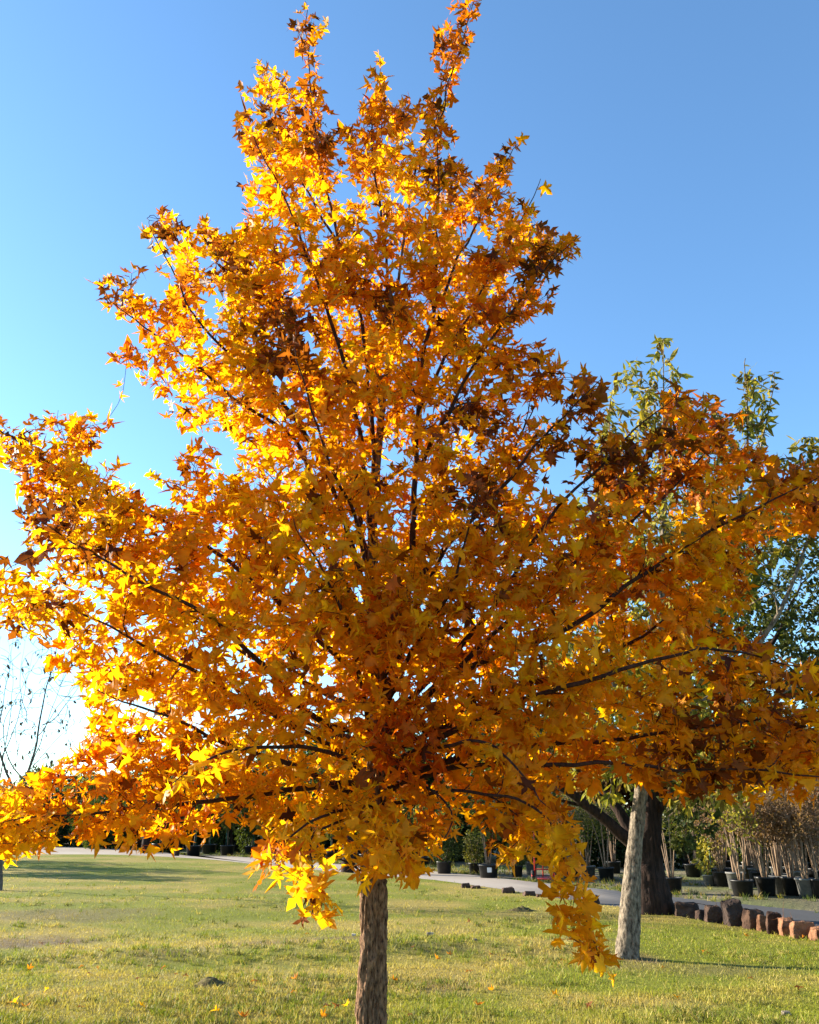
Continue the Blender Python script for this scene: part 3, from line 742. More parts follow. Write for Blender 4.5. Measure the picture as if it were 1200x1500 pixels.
# dark tree by the road
g = on_ground(957, 1337); Y3 = g[1]
tpts = A([(957, 1342), (956, 1325), (951, 1280), (950, 1240), (957, 1160), (966, 1080), (975, 960), (985, 860)], Y3)
limbs = [(A([(950, 1268), (915, 1228), (862, 1182), (812, 1147), (750, 1122), (690, 1090)], Y3, -.6), .13), (A([(945, 1250), (900, 1180), (872, 1148), (830, 1080)], Y3, .6), .13), (A([(952, 1200), (935, 1150), (900, 1020), (880, 900)], Y3, .2), .10),
         (A([(960, 1180), (1040, 1080), (1120, 960), (1180, 850)], Y3, -.6), .12), (A([(960, 1160), (1060, 1100), (1180, 1040), (1300, 1000)], Y3, .6), .11), (A([(956, 1200), (1000, 1150), (1080, 1130), (1150, 1150)], Y3, -1.2), .08), (A([(860, 1180), (800, 1170), (760, 1160)], Y3, -.3), .04), (A([(890, 1175), (850, 1150), (800, 1110)], Y3, -.3), .05)]
POLY3 = [(680, 1110), (720, 1020), (800, 950), (900, 850), (1050, 750), (1150, 730), (1250, 740), (1340, 850), (1370, 1080), (1260, 1130), (1150, 1120), (1060, 1190), (1045, 1240), (985, 1255), (975, 1190), (940, 1150), (890, 1140), (830, 1120), (780, 1160), (740, 1140)]
def dark_keep(P, q):
    d = fbm(P * 0.9 + 5, 3)
    return rng.random(len(P)) < np.clip((d - 0.28) * 7, 0.15, 1)
build_tree('shade_tree', 'dark spreading tree with thick fluted trunk and low left limbs, beside the road stones', 'tree', g, tpts, [.36, .25, .21, .21, .19, .15, .11, .06], limbs, POLY3, Y3, 220, 2800, 2.6, 2.0, OVAL, 0.115, [(0.022, 0.035, 0.012), (0.045, 0.06, 0.018), (0.09, 0.10, 0.022), (0.05, 0.05, 0.018)], M_DARKBARK, M_GREEN, droop=0.3, spacing=0.075, keepf=dark_keep, tn=36, maxlen=3.5, l3=3.0)

# bare tree at the left edge
g = on_ground(-1, 1304); YB = g[1]
tpts = A([(-1, 1308), (0, 1290), (2, 1240), (10, 1190), (22, 1160), (35, 1145)], YB)
limbs = [(A([(35, 1145), (52, 1090), (66, 1010), (80, 960), (92, 905)], YB, .4), .03), (A([(22, 1160), (0, 1100), (-10, 1000), (-5, 930)], YB, .3), .03), (A([(62, 1062), (85, 1050), (110, 1010), (128, 985)], YB, -.5), .016), (A([(35, 1145), (12, 1110), (5, 1060), (25, 1020), (62, 955)], YB, -.3), .016),
         (A([(10, 1185), (-60, 1100), (-90, 1000)], YB, .5), .03), (A([(0, 1140), (20, 1000), (12, 940)], YB, .5), .014), (A([(70, 1000), (100, 1040), (112, 1100)], YB, .6), .006), (A([(40, 1130), (110, 1060), (130, 1080)], YB, -.4), .01), (A([(35, 1145), (60, 1082), (85, 1012), (106, 945)], YB, .2), .014), (A([(56, 1078), (95, 1022), (126, 980)], YB, -.2), .012), (A([(2, 1112), (30, 1040), (48, 958)], YB, .5), .014), (A([(-8, 1090), (10, 1000), (22, 922)], YB, -.4), .014), (A([(72, 1000), (74, 950), (66, 900)], YB, .3), .010), (A([(40, 1060), (30, 1000), (38, 935)], YB, -.3), .010), (A([(86, 1005), (112, 960), (120, 925)], YB, -.3), .009)]
POLYB = [(-120, 1000), (-60, 920), (0, 890), (60, 900), (100, 920), (135, 990), (130, 1090), (60, 1150), (-100, 1140)]
build_tree('bare_tree', 'thin grey leafless tree with a few hanging seed pods, at the left edge', 'tree', g, tpts, [.075, .06, .055, .05, .045, .04], limbs, POLYB, YB, 140, 480, 1.2, 1.0, OVAL, 0.10, [(0.03, 0.03, 0.035), (0.05, 0.04, 0.04)], M_GREYBARK, M_GREEN, droop=1.5, spacing=0.3, keepf=lambda P, q: rng.random(len(P)) < 0.12, rtip=.006)

# ------------------------------------------------------------------ free-standing broad crowns (local coordinates)
def crown_mesh(n, c, rad, size, palette, shape=DIAM, holes=0.42, ctr=(0, .5), stretch=(1, 1, 1), droop=0.2, lump=1.6):
    c = np.asarray(c, float); rad = np.asarray(rad, float); out = []
    seed = rng.uniform(0, 50, 3)
    while sum(map(len, out)) < n:
        p = rng.normal(0, 1, (n, 3)); p = unit(p) * rng.random((n, 1)) ** 0.45
        edge_ = 0.65 + 0.7 * fbm(p * lump + seed, 2)
        k = (np.linalg.norm(p, axis=1) < edge_) & (rng.random(n) < np.clip((fbm(p * rad * 1.6 + seed, 3) - holes) * 7, 0.02, 1))
        out.append(p[k])
    p = np.concatenate(out)[:n]
    t = np.clip(fbm(p * 2.5 + seed, 2) * 1.5 - 0.25 + rng.normal(0, .2, n), 0, .999) * (len(palette) - 1); pal = np.array(palette); k = t.astype(int); f = (t - k)[:, None]
    C = (pal[k] * (1 - f) + pal[np.minimum(k + 1, len(pal) - 1)] * f) * rng.normal(1, .15, (n, 1)).clip(.5, 1.5)
    P = c + p * rad
    T = unit(p + rng.normal(0, .7, (n, 3)) - np.array([0, 0, droop])); N = rng.normal(0, 1, (n, 3)) + [0, 0, .4]
    mb = MB(); add_leaves(mb, P, T, N, rng.normal(size, size * .25, n).clip(size * .4, size * 1.7), C, shape, ctr, .2, .3, .03)
    return mb

GREENS = [(0.02, 0.035, 0.012), (0.04, 0.06, 0.018), (0.07, 0.09, 0.022)]
OLIVE = [(0.05, 0.06, 0.018), (0.10, 0.11, 0.028), (0.19, 0.17, 0.035)]
RUST = [(0.10, 0.04, 0.02), (0.20, 0.08, 0.03), (0.14, 0.10, 0.04)]
BROWN = [(0.11, 0.065, 0.04), (0.19, 0.12, 0.075), (0.25, 0.16, 0.08)]

def broad_tree(loc, h, trunk_r, crown_z, rad, label, group, pal, n=5000, size=.11, name='background_tree', bark=None, rz=0., nl=5, src=None):
    root = thing(name, loc, label, 'tree', group, rz)
    mb = MB(); top = crown_z + rad[2] * 0.3
    add_tube(mb, smooth_line([(0, 0, -.1), (0.03, 0, .25), (0.02, .03, crown_z * .6), (.05, 0, crown_z), (0, 0, top)], .12), np.linspace(1.25, .3, len(smooth_line([(0, 0, -.1), (0.03, 0, .25), (0.02, .03, crown_z * .6), (.05, 0, crown_z), (0, 0, top)], .12))) * trunk_r, 12)
    mb.build('trunk', bark or M_DARKBARK, root)
    mb = MB()
    for k in range(nl):
        a = 6.28 * k / nl + rng.uniform(0, 1); z0 = crown_z - rad[2] * rng.uniform(.75, 1.0)
        L = smooth_line([(0.02, 0, max(z0, .5)), (math.cos(a) * rad[0] * .35, math.sin(a) * rad[1] * .35, z0 + rad[2] * .6), (math.cos(a) * rad[0] * .8, math.sin(a) * rad[1] * .8, crown_z + rad[2] * .3)], .15)
        add_tube(mb, L, np.linspace(.55, .08, len(L)) * trunk_r, 7)
    mb.build('branches', bark or M_DARKBARK, root)
    crown_mesh(n, (0, 0, crown_z), rad, size, pal).build('crown', M_GREEN, root, smooth=False)
    return root

def gp(px, py): return on_ground(px, py, -0.06)

# trees standing along the far side of the road, their trunks seen under the maple
broad_tree(gp(183, 1243), 4, .13, 2.9, (1.5, 1.3, 1.2), 'small dark tree with forked grey trunk at the lawn end of the parking area', 'roadside trees under the maple', GREENS, 4200)
broad_tree(gp(212, 1250), 4, .20, 2.6, (1.3, 1.2, 1.0), 'small tree with stout black trunk, second trunk from the left beyond the lawn', 'roadside trees under the maple', GREENS, 3600)
broad_tree(gp(258, 1254), 4, .10, 2.7, (1.1, 1.1, .9), 'thin dark sapling beyond the lawn, right of the stout black trunk', 'roadside trees under the maple', OLIVE, 2600)
broad_tree(gp(508, 1279), 4, .17, 2.9, (1.7, 1.5, 1.3), 'dark trunked tree half hidden just left of the maple trunk', 'roadside trees under the maple', GREENS, 5200)
broad_tree(gp(338, 1248), 4, .10, 2.4, (1.6, 1.3, 1.2), 'bushy dark evergreen with yellow-green sunlit side, behind the potted row on the left', 'roadside trees under the maple', OLIVE + GREENS, 5200)
broad_tree(on_ground(110, 1222, -.06), 5, .12, 4.4, (1.7, 1.5, 1.5), 'sparse rust-leaved tree behind the parking area on the left', None, RUST, 1900, .16, bark=M_GREYBARK)
# trees out of the frame to the left whose shade falls on the lawn
for (x, y, s) in ((-19.5, 33.5, 1.0), (-25.5, 38.5, 1.1), (-16.5, 29.5, .75)):
    broad_tree((x, y, -.05), 5, .15 * s, 3.2 * s, (1.6 * s, 1.5 * s, 1.5 * s), 'leafy lawn tree standing out of frame to the left of the bare tree', 'lawn trees left of the frame', OLIVE, 2600, .14)

# tree line behind the nursery
protos = []
for k, (pal, rad, cz) in enumerate(((GREENS, (3.4, 2.6, 2.5), 3.2), (OLIVE, (3.0, 2.6, 2.2), 2.8), (RUST, (2.8, 2.4, 2.0), 3.0), (BROWN, (2.8, 2.4, 2.2), 2.9))):
    protos.append((pal, rad, cz))
lab = ['dark evergreen tree in the far belt behind the nursery', 'olive green tree in the far belt behind the nursery', 'rust coloured tree in the far belt behind the nursery', 'bare brown twiggy tree in the far belt behind the nursery']
made = {}
spots = [(-30, 66, 3, .8), (-25.5, 63, 0, .8), (-21, 60, 1, .85), (-16, 58, 0, .9), (-12, 56, 0, .95), (-8, 53, 0, 1.05), (-4.5, 50, 0, 1.1), (-1, 47, 1, 1.1), (2.6, 45, 0, 1.2), (5.8, 42, 0, 1.1), (8.6, 39, 2, 1.0), (11.4, 36, 0, 1.0), (14, 33, 3, 1.0), (16.5, 31, 3, 1.0), (19, 29, 1, 1.0), (-34, 70, 1, .9), (22, 30, 0, 1.1)]
for (x, y, k, s) in spots:
    if k not in made:
        pal, rad, cz = protos[k]
        o = made[k] = broad_tree((x, y, -.06), 5, .2, cz, rad, lab[k], 'tree belt behind the nursery', pal, 7000, .24)
    else:
        o = copy_tree(made[k]); o.location = (x, y, -.06); o.rotation_euler = (0, 0, rng.uniform(0, 6.28))
    o.scale = (s * rng.uniform(.9, 1.1), s, s * rng.uniform(.9, 1.15))

# dark evergreen shrubs filling the foot of the belt
sh = None
for k, x in enumerate(np.arange(-30, 24, 1.9)):
    y = np.interp(x, [-30, -10, 0, 6, 12, 24], [58, 47, 40, 33.5, 28, 24]) + rng.uniform(-1, 2.5)
    if sh is None:
        sh = thing('evergreen_shrub', (x, y, -.06), 'broad dark evergreen shrub at the foot of the tree belt behind the nursery', 'shrub', 'evergreen shrubs at the foot of the tree belt')
        mb = MB()
        for a in np.arange(0, 6.2, 1.1): add_tube(mb, smooth_line([(0, 0, -.1), (math.cos(a) * .3, math.sin(a) * .3, .7), (math.cos(a) * .8, math.sin(a) * .6, 1.7)], .2), .03, 6)
        mb.build('stems', M_DARKBARK, sh)
        crown_mesh(5200, (0, 0, 1.05), (1.6, 1.2, 1.35), .15, GREENS, holes=.25).build('foliage', M_GREEN, sh, smooth=False); o = sh
    else:
        o = copy_tree(sh); o.location = (x, y, -.06); o.rotation_euler = (0, 0, rng.uniform(0, 6.28))
    s_ = rng.uniform(.8, 1.25); o.scale = (s_, s_, s_ * rng.uniform(.8, 1.25))

# ================================================================== NURSERY STOCK
def pot_parts(root, r, h, mat, tagged=False):
    mb = MB()
    add_lathe(mb, [(0, 0), (r * .82, 0), (r * .97, h * .9), (r * 1.05, h * .9), (r * 1.06, h), (r * .98, h), (r * .95, h * .93)], 20)
    p = mb.build('pot', mat, root)
    mb = MB(); add_lathe(mb, [(0, h * .92), (r * .5, h * .925), (r * .96, h * .90)], 16); mb.build('soil', M_SOIL, p)
    if tagged:
        mb = MB(); a = np.linspace(-1.9, -1.45, 5); rr = r * .97
        lo = np.stack([np.cos(a) * rr, np.sin(a) * rr, a * 0 + h * .45], 1); up = np.stack([np.cos(a) * rr * 1.04, np.sin(a) * rr * 1.04, a * 0 + h * .8], 1)
        V = np.concatenate([lo, up, lo * [.97, .97, 1], up * [.97, .97, 1]]); Q = [[k, k + 1, 5 + k + 1, 5 + k] for k in range(4)] + [[10 + k + 1, 10 + k, 15 + k, 15 + k + 1] for k in range(4)]
        mb.add(V, np.array(Q)); mb.build('plant_tag', M_TAG, p)
    return p

def crape(loc, label, group, r=.21, ph=.34, ns=6, H=2.3, pot=None, leaves=BROWN, nl=1100, tagged=False, lsize=.07, shape=DIAM):
    root = thing('potted_tree', loc, label, 'potted tree', group, rng.uniform(0, .3))
    pot_parts(root, r, ph, pot or M_POT, tagged)
    tips = []
    for k in range(ns):
        mb = MB(); a = 6.28 * k / ns + rng.uniform(-.4, .4); sp_ = rng.uniform(.12, .4)
        L = smooth_line([(math.cos(a) * .05, math.sin(a) * .05, ph * .9), (math.cos(a) * (.06 + sp_ * .35), math.sin(a) * (.06 + sp_ * .35), ph + (H - ph) * .4), (math.cos(a) * sp_, math.sin(a) * sp_, ph + (H - ph) * rng.uniform(.62, .75))], .12)
        add_tube(mb, L, np.linspace(.02, .009, len(L)), 7); mb.build('stem', M_STEM, root); tips.append(L[-1])
    mb = MB()
    for tp_ in tips:
        for q in range(9):
            e = tp_ + np.array([rng.normal(0, .22), rng.normal(0, .22), rng.uniform(.1, H * .3)])
            s0 = tp_
            L = np.stack([s0, (s0 + e) / 2 + rng.normal(0, .03, 3), e]); add_tube(mb, L, [.006, .004, .002], 4, cap=False)
    mb.build('twigs', M_STEM, root)
    crown_mesh(nl, (0, 0, H * .76), (.56, .56, H * .32), lsize, leaves, shape=shape, holes=.36).build('crown', M_GREEN, root, smooth=False)
    return root

def staked(loc, label, group, H=2.6, pal=GREENS, r=.22, ph=.36, pot=None, cr=(.42, .42, .85), nl=900, tagged=False, size=.09):
    root = thing('potted_tree', loc, label, 'potted tree', group, rng.uniform(0, .5))
    pot_parts(root, r, ph, pot or M_POT, tagged)
    mb = MB(); L = smooth_line([(0, 0, ph * .9), (.02, .01, H * .4), (0, .02, H * .9)], .15); add_tube(mb, L, np.linspace(.022, .008, len(L)), 8); mb.build('stem', M_STEM, root)
    mb = MB(); add_tube(mb, np.array([(.07, -.05, ph * .5), (.06, -.04, H * .75)]), [.011, .011], 6); mb.build('stake', M_STAKE, root)
    crown_mesh(nl, (0, 0, H - cr[2]), cr, size, pal, holes=.34).build('crown', M_GREEN, root, smooth=False)
    return root

def shrub(loc, label, group, pal, r=.24, ph=.34, cr=(.5, .5, .45), nl=1500, spikes=0, pot=None, name='potted_shrub', size=.07):
    root = thing(name, loc, label, 'potted shrub', group)
    pot_parts(root, r, ph, pot or M_POT)
    mb = MB()
    for k in range(6):
        a = k * 1.05; add_tube(mb, smooth_line([(0, 0, ph * .9), (math.cos(a) * cr[0] * .4, math.sin(a) * cr[0] * .4, ph + cr[2] * .7), (math.cos(a) * cr[0] * .7, math.sin(a) * cr[0] * .7, ph + cr[2] * 1.3)], .1), .008, 5)
    mb.build('stem', M_STEM, root)
    m = crown_mesh(nl, (0, 0, ph + cr[2] * .85), cr, size, pal, shape=OVAL, holes=.28, lump=.8)
    m.build('foliage', M_GREEN, root, smooth=False)
    if spikes:
        mb = MB(); P = []; T = []
        for k in range(spikes):
            a = rng.uniform(0, 6.28); d = rng.random() ** .5 * cr[0] * .8; b0 = np.array([math.cos(a) * d, math.sin(a) * d, ph + cr[2] * 1.4]); tip = b0 + [math.cos(a) * .12, math.sin(a) * .12, rng.uniform(.2, .4)]
            add_tube(mb, np.stack([b0, (b0 + tip) / 2, tip]), [.006, .005, .002], 4, C=np.array([.2, .22, .06]))
            for j in np.linspace(.1, 1, 9):
                P.append(b0 + (tip - b0) * j); T.append([rng.normal(), rng.normal(), .9])
        P = np.array(P); n = len(P); add_leaves(mb, P, np.array(T), rng.normal(0, 1, (n, 3)), np.full(n, .06), np.tile([.22, .25, .06], (n, 1)), OVAL, (0, .5))
        mb.build('new_shoots', M_GREEN, root, smooth=False)
    return root

# front pots, each placed by eye
shrub(gp(651, 1280), 'round dark shrub with pale new shoots in a black pot, first right of the maple', 'potted shrubs across the road', GREENS, .24, .36, (.62, .55, .55), 2600, 26)
crape(gp(716, 1286), 'multi-stemmed tree with white tag on wide black pot, right of round shrub', 'potted trees across the road', .29, .36, 5, 2.2, leaves=OLIVE, nl=1100, tagged=True, lsize=.10, shape=OVAL)
shrub(gp(758, 1284), 'small green shrub in a small black pot, between the tagged pot and the red barrow', 'potted shrubs across the road', OLIVE, .17, .30, (.35, .35, .42), 1100)
shrub(gp(696, 1279), 'yellow-green bushy shrub close behind the tagged wide black pot', 'potted shrubs across the road', OLIVE, .2, .3, (.4, .4, .55), 1300)
shrub(gp(779, 1281), 'leafy shrub in a pale grey pot just left of the red barrow', 'potted shrubs across the road', GREENS, .18, .36, (.3, .3, .4), 700, pot=M_GREYPOT)
shrub(gp(90, 1233), 'dark red leaved shrub in a black pot at the parking area', 'potted shrubs across the road', [(0.09, 0.012, 0.014), (0.16, 0.02, 0.02)], .4, .4, (.55, .5, .5), 1100, size=.12)
shrub(gp(128, 1234), 'squat dark shrub in a black pot on the parking area, right of the red shrub', 'potted shrubs across the road', GREENS, .38, .5, (.4, .4, .3), 500, size=.12)
YEL = [(0.20, 0.20, 0.035), (0.36, 0.30, 0.05), (0.16, 0.18, 0.04)]
crape(gp(1089, 1312), 'multi-stemmed tree with yellow leaves in a black pot beside the asphalt road', 'potted trees across the road', .25, .33, 5, 2.0, leaves=YEL, nl=420, lsize=.13, shape=LANCE)
staked(gp(1040, 1297), 'leafy yellow-green sapling right of the dark trunk, its leaves reaching down to the pot', 'potted trees across the road', 1.5, YEL, .16, .25, M_GREYPOT, (.34, .34, .6), 380, size=.13)
crape(gp(985, 1308), 'multi-stemmed tree in a wide black pot touching the dark trunk on its right', 'potted trees across the road', .25, .34, 5, 2.1, leaves=OLIVE, nl=700)
crape(gp(1016, 1284), 'two thick pale stems in a black pot, set back right of the dark trunk', 'potted trees across the road', .24, .34, 2, 2.6, leaves=GREENS, nl=900)
front = [(1124, 1311, 'black', 'twiggy brown tree in a black pot right of the yellow-leaved potted tree'), (1144, 1309, 'grey', 'twiggy brown tree in a faded grey pot, between two black pots at right'), (1162, 1311, 'black', 'twiggy brown tree in a black pot right of the faded grey pot'), (1184, 1314, 'grey', 'twiggy brown tree in a tall grey pot near the right edge'), (1203, 1315, 'black', 'twiggy brown tree in a black pot cut by the right edge')]
for (x, y, c, l) in front:
    crape(gp(x, y), l, 'brown twiggy potted trees on the right', .22, .38, 6, rng.uniform(2.1, 2.5), M_POT if c == 'black' else M_GREYPOT, nl=1000)
# rows of twiggy trees behind on the right
src = []
for k in range(3):
    src.append(crape(gp(1060 + 50 * k, 1293), 'twiggy brown tree with tan stems in the rear rows of pots on the right', 'rear rows of brown potted trees on the right', .22, .36, 6, 2.3 + .15 * k, [M_POT, M_GREYPOT, M_POT][k], nl=1100))
cnt = 0
for row, (y0, y1) in enumerate(((1303, 1296), (1292, 1287), (1283, 1279), (1274, 1271))):
    for x in np.arange(1055 - row * 14, 1300, 30 - row * 4):
        o = copy_tree(src[cnt % 3]); o.location = gp(x + rng.normal(0, 4), rng.uniform(y1, y0)); o.rotation_euler = (0, 0, rng.uniform(0, 6.28)); s = rng.uniform(.9, 1.12); o.scale = (s, s, s); cnt += 1
# reddish-stemmed multi-trunk trees between the red barrow and the pale trunk
for (x, y, l, pal) in ((838, 1289, 'multi-stemmed olive tree in a pot right of the red barrow', OLIVE), (862, 1287, 'multi-stemmed tree in a grey pot, midway between red barrow and pale trunk', OLIVE), (889, 1290, 'orange-stemmed tree in a black pot just left of the pale trunk', OLIVE), (820, 1279, 'slim multi-stemmed tree set back behind the red barrow', GREENS), (851, 1277, 'slim multi-stemmed tree set back in the second row left of the pale trunk', GREENS), (900, 1279, 'green multi-stemmed tree set back close behind the pale trunk', GREENS)):
    crape(gp(x, y), l, 'potted trees across the road', .22, .34, 5, rng.uniform(1.9, 2.3), M_GREYPOT if x in (862, 820) else M_POT, leaves=pal, nl=700)
# staked rows on the left and centre
st = [staked(gp(233, 1249), 'slender green tree tied to a stake in the potted rows on the left', 'staked potted trees on the left', 2.5, GREENS, .36, .42, size=.13), staked(gp(283, 1253), 'slender green tree tied to a stake in the potted rows on the left', 'staked potted trees on the left', 2.7, OLIVE, .34, .42, size=.13)]
cnt = 0
for row, dy in enumerate((0, -5, -9, -12)):
    for x in np.arange(160 + 9 * row, 660, 25 - 2.5 * row):
        y = np.interp(x, [150, 240, 350, 440, 540, 640, 700], [1238, 1246, 1254, 1260, 1266, 1273, 1279]) + dy
        if row == 0 and (abs(x - 233) < 12 or abs(x - 283) < 12 or x > 620): continue
        o = copy_tree(st[cnt % 2]); cnt += 1
        o.location = gp(x + rng.normal(0, 4), y - rng.uniform(.5, 2)); o.rotation_euler = (0, 0, rng.uniform(0, 6.28)); s = rng.uniform(.82, 1.1) * (1 - .00035 * (x - 160)); o.scale = (s, s, s)

# red nursery barrow
g = gp(797, 1291); rt = thing('hand_truck', g, 'red tubular nursery hand truck standing among the pots at the road edge', 'hand truck')
mb = MB(); add_tube(mb, np.array([(-.24, 0, .12), (-.22, .10, .7), (-.17, .28, 1.35)]), .018, 8); mb.build('upright', M_RED, rt)
mb = MB(); add_tube(mb, np.array([(-.02, 0, .12), (.02, .12, .7), (.08, .3, 1.35)]), .018, 8); mb.build('upright', M_RED, rt)
mb = MB(); add_tube(mb, np.array([(.27, -.02, .12), (.26, .05, .5), (.25, .1, .85)]), .018, 8); mb.build('upright', M_RED, rt)
for z, y in ((.5, .07), (.3, .04)):
    mb = MB(); add_tube(mb, np.array([(-.23, y, z), (0, y - .01, z), (.27, y, z)]), .016, 8); mb.build('crossbar', M_RED, rt)
mb = MB()
V = np.array([(-.2, -.3, .06), (.24, -.3, .06), (.24, .02, .1), (-.2, .02, .1)]); mb.add(np.concatenate([V, V + [0, 0, .02]]), [np.array([[3, 2, 1, 0], [4, 5, 6, 7], [0, 1, 5, 4], [1, 2, 6, 5], [2, 3, 7, 6], [3, 0, 4, 7]])]); mb.build('toe_plate', M_RED, rt, smooth=False)
for x in (-.3, .33):
    a = np.linspace(0, 2 * np.pi, 20, endpoint=True); mb = MB()
    add_tube(mb, np.stack([a * 0 + x, np.cos(a) * .10, .15 + np.sin(a) * .10], 1), .04, 8, cap=False); w_ = mb.build('wheel', M_RUBBER, rt)
    mb = MB(); add_tube(mb, np.array([(x - .025, 0, .15), (x + .025, 0, .15)]), .07, 14); mb.build('rim', M_RED, w_)

# ================================================================== STONES
def rock_mesh(w, d, h, c, seed):
    g_ = np.random.default_rng(int(seed * 10) + 5)
    bm = bmesh.new()
    for sx in (-1, 1):
        for sy in (-1, 1):
            for z in (-.3, .45, .97):
                k = 1.0 if z < .5 else .86
                for _ in range(2):
                    bm.verts.new((sx * w / 2 * k * g_.uniform(.74, 1.06), sy * d / 2 * k * g_.uniform(.74, 1.06), h * z * (g_.uniform(.78, 1.06) if z > 0 else 1)))
    res = bmesh.ops.convex_hull(bm, input=bm.verts)
    bmesh.ops.delete(bm, geom=[v for v in bm.verts if not v.link_faces], context='VERTS')
    bmesh.ops.bevel(bm, geom=list(bm.edges), offset=min(w, h) * .035, segments=1, affect='EDGES')
    bmesh.ops.triangulate(bm, faces=bm.faces)
    for _ in range(3):
        bmesh.ops.subdivide_edges(bm, edges=[e for e in bm.edges if e.calc_length() > min(w, h) * .09], cuts=1)
        bmesh.ops.triangulate(bm, faces=bm.faces)
    bm.verts.index_update()
    P = np.array([v.co[:] for v in bm.verts]); F = np.array([[v.index for v in f.verts] for f in bm.faces]); bm.free()
    P = P + (np.stack([fbm(P * 9 + seed + s_, 4) for s_ in (0, 9, 18)], -1) - .5) * np.array([w, d, h]) * .20
    P = P + (np.stack([fbm(P * 40 + seed + s_, 2) for s_ in (0, 9, 18)], -1) - .5) * min(w, h) * .06
    col_ = np.asarray(c) * (0.45 + 1.1 * fbm(P * np.array([5, 5, 11]) + seed, 4))[..., None]
    dk = np.clip((fbm(P * 4 + seed + 30, 3) - .52) * 7, 0, 1)[:, None]; col_ = col_ * (1 - dk) + col_ * np.array([.35, .33, .36]) * dk
    mb = MB(); mb.add(P, F, col_); return mb
BR = (0.075, 0.045, 0.033); TA = (0.21, 0.10, 0.054); MI = (0.085, 0.046, 0.030)
stones = [(984, 1337, 22, 15, BR, 'small dark brown stone nearest the dark tree trunk'), (1006, 1341, 34, 21, BR, 'wide blackish stone, second from the dark trunk in the row'), (1030, 1344, 18, 13, BR, 'low dark stone in the dip of the stone row'), (1046, 1349, 22, 26, BR, 'dark upright stone left of the tallest stone'), (1071, 1352, 18, 20, MI, 'brown stone tucked against the left of the tallest stone'), (1079, 1355, 27, 38, (0.05, 0.033, 0.027), 'tallest near-black stone of the border row'), (1104, 1359, 26, 28, MI, 'brown square-topped stone right of the tallest stone'), (1120, 1362, 18, 22, TA, 'pointed rusty stone leaning right'), (1137, 1366, 22, 32, MI, 'tall rusty stone with a dark cap'), (1156, 1369, 22, 25, TA, 'flat-topped tan stone, third from the right edge'), (1178, 1373, 30, 24, TA, 'broad orange sandstone block with a crack near the right edge'), (1203, 1377, 24, 24, TA, 'orange sandstone cut by the right edge'), (683, 1300, 13, 8, BR, 'small dark stone on the lawn edge right of the maple trunk'), (697, 1301, 14, 5, MI, 'flat brown stone beside the small dark stone'), (745, 1307, 17, 9, BR, 'dark rounded stone on the lawn edge, midway along the road'), (775, 1311, 17, 7, BR, 'low dark stone pair end, left of the hanging maple spray'), (866, 1320, 22, 11, BR, 'dark stone at the road edge right behind the hanging maple spray'), (792, 1313, 12, 5, MI, 'tiny brown stone at the lawn edge by the hanging spray'), (1232, 1383, 30, 27, TA, 'sandstone block just beyond the right edge')]
for k, (x, y, w, h, c, l) in enumerate(stones):
    g = on_ground(x, y); m = g[1] / F0; 
    o = rock_mesh(w * m * .95, w * m * rng.uniform(.7, 1.0), h * m * .86, c, k * 7.3).build('border_stone', M_ROCK, smooth=False)
    o.location = (g[0], g[1], -.02); o.rotation_euler = (rng.normal(0, .05), rng.normal(0, .06), rng.uniform(-.3, .3)); tag(o, l, 'stone', 'stones along the lawn edge')
def lawn_pt(px, py):
    g = on_ground(px, py); g[2] = lawn_z(g[0], g[1])[0]; return g
for k, (x, y, w, h, c, l) in enumerate([(631, 1374, 10, 6, (.5, .44, .33), 'pale pebble on the grass right of the maple trunk'), (1153, 1490, 11, 7, (.5, .43, .30), 'pale stone in the grass at the bottom right corner'), (518, 1373, 6, 4, (.5, .44, .36), 'tiny pale pebble just left of the maple trunk'), (696, 1388, 6, 3, (.5, .44, .36), 'tiny flat pale pebble right of the larger pebble')]):
    g = lawn_pt(x, y); m = g[1] / F0; o = rock_mesh(w * m, w * m * .8, h * m * .7, c, 40 + k * 5).build('pebble', M_ROCK, smooth=False); o.location = g; tag(o, l, 'pebble')
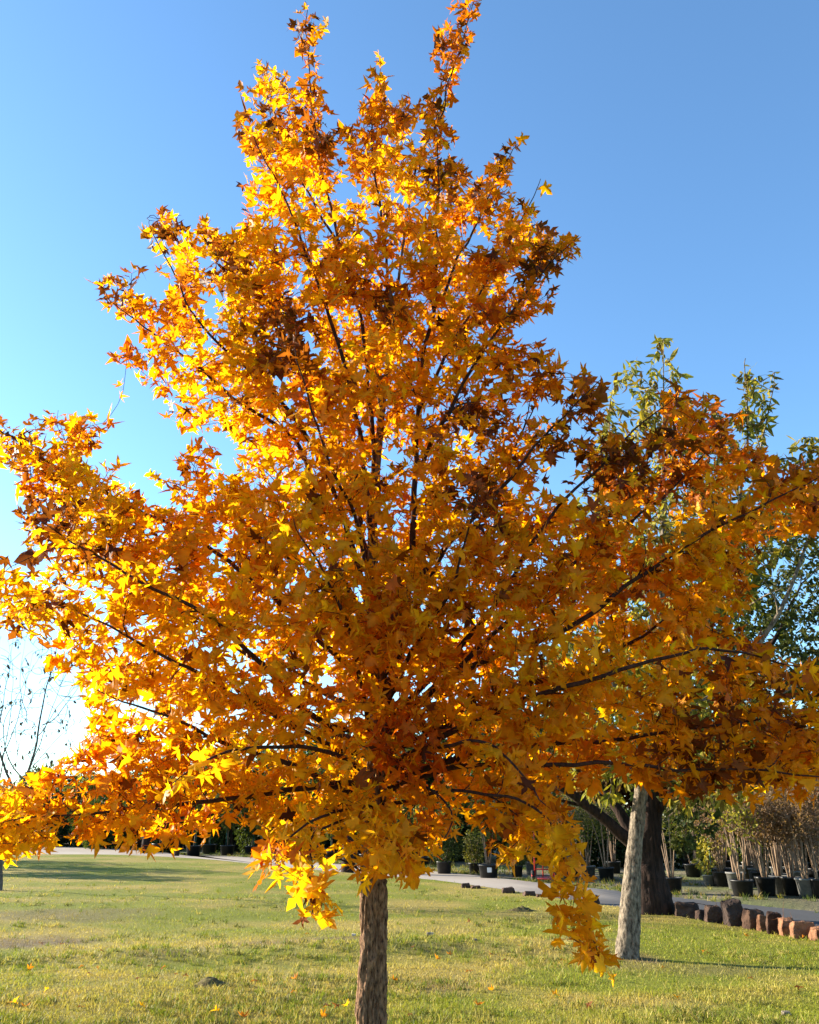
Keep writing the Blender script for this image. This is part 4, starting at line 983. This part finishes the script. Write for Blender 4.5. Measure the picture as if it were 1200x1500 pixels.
# molehills
for (x, y, w, h, l) in ((310, 1447, 58, 11, 'low brown soil mound in the grass at lower left'), (764, 1331, 44, 8, 'dark grassy soil lump on the lawn, right of centre')):
    g = lawn_pt(x, y); m = g[1] / F0; nr, na = 14, 40
    rr = np.linspace(0, 1, nr)[:, None]; aa = np.linspace(0, 6.2832, na, endpoint=False)[None]
    X = rr * np.cos(aa) * w * m / 2; Y = rr * np.sin(aa) * w * m * .4; Z = (np.cos(rr * np.pi) * .5 + .5) * h * m * .75 + 0 * aa
    Z = Z + (fbm(np.stack([X * 14, Y * 14, X * 0 + w], -1), 3) - .5) * h * m * 1.1 * (1 - rr) - .012 * (rr > .95)
    mb = MB(); i = np.arange(nr - 1)[:, None] * na; j = np.arange(na)[None]; k = (j + 1) % na
    mb.add(np.stack([X, Y, Z], -1).reshape(-1, 3), np.stack([i + j, i + k, i + na + k, i + na + j], -1).reshape(-1, 4)[:, ::-1][:, ::-1]); o = mb.build('soil_mound', M_MOUND); o.location = g; tag(o, l, 'soil mound')

# fallen leaves
lf = []
for c in ((.80, .36, .015), (.62, .20, .015), (.30, .10, .03)):
    mb = MB(); add_leaves(mb, np.zeros((1, 3)), np.array([[0, 1., .05]]), np.array([[.1, 0, 1.]]), np.array([.10]), np.array([c]), MAPLE, (0, .3), .25, .5, .03); lf.append(mb)
me_src = []
fl = [(320, 1490, 0), (15, 1482, 0), (205, 1484, 0), (358, 1497, 1), (508, 1479, 0), (640, 1412, 1), (660, 1406, 1), (722, 1454, 1), (810, 1460, 0), (70, 1460, 0), (148, 1402, 2), (255, 1434, 2), (236, 1424, 2), (690, 1428, 2), (700, 1480, 1), (975, 1425, 2), (900, 1440, 1), (450, 1372, 2), (580, 1440, 1), (990, 1470, 0), (40, 1425, 1), (430, 1460, 2), (1100, 1440, 2), (860, 1480, 2), (120, 1488, 2), (1040, 1395, 2), (760, 1395, 2), (600, 1490, 2), (470, 1493, 1)]
for _ in range(26):
    y_ = 1340 + 155 * rng.random() ** .8; fl.append((rng.uniform(5, 1195), y_, int(rng.choice([1, 2, 2, 2]))))
lbl = ['bright orange fallen leaf lying on the grass', 'rusty orange fallen leaf lying on the grass', 'dry brown fallen leaf lying on the grass']
for (x, y, k) in fl:
    g = lawn_pt(x, y)
    if len(me_src) <= 2 and not any(s[0] == k for s in me_src):
        o = lf[k].build('fallen_leaf', M_MAPLE); me_src.append((k, o))
    else:
        o = next(s[1] for s in me_src if s[0] == k).copy(); col.objects.link(o)
    o.location = (g[0], g[1], g[2] + .035); o.rotation_euler = (rng.normal(0, .35), rng.normal(0, .35), rng.uniform(0, 6.28)); s = rng.uniform(.5, .85); o.scale = (s, s, s)
    tag(o, lbl[k], 'leaf', ['orange fallen leaves on the lawn', 'rusty fallen leaves on the lawn', 'brown fallen leaves on the lawn'][k])
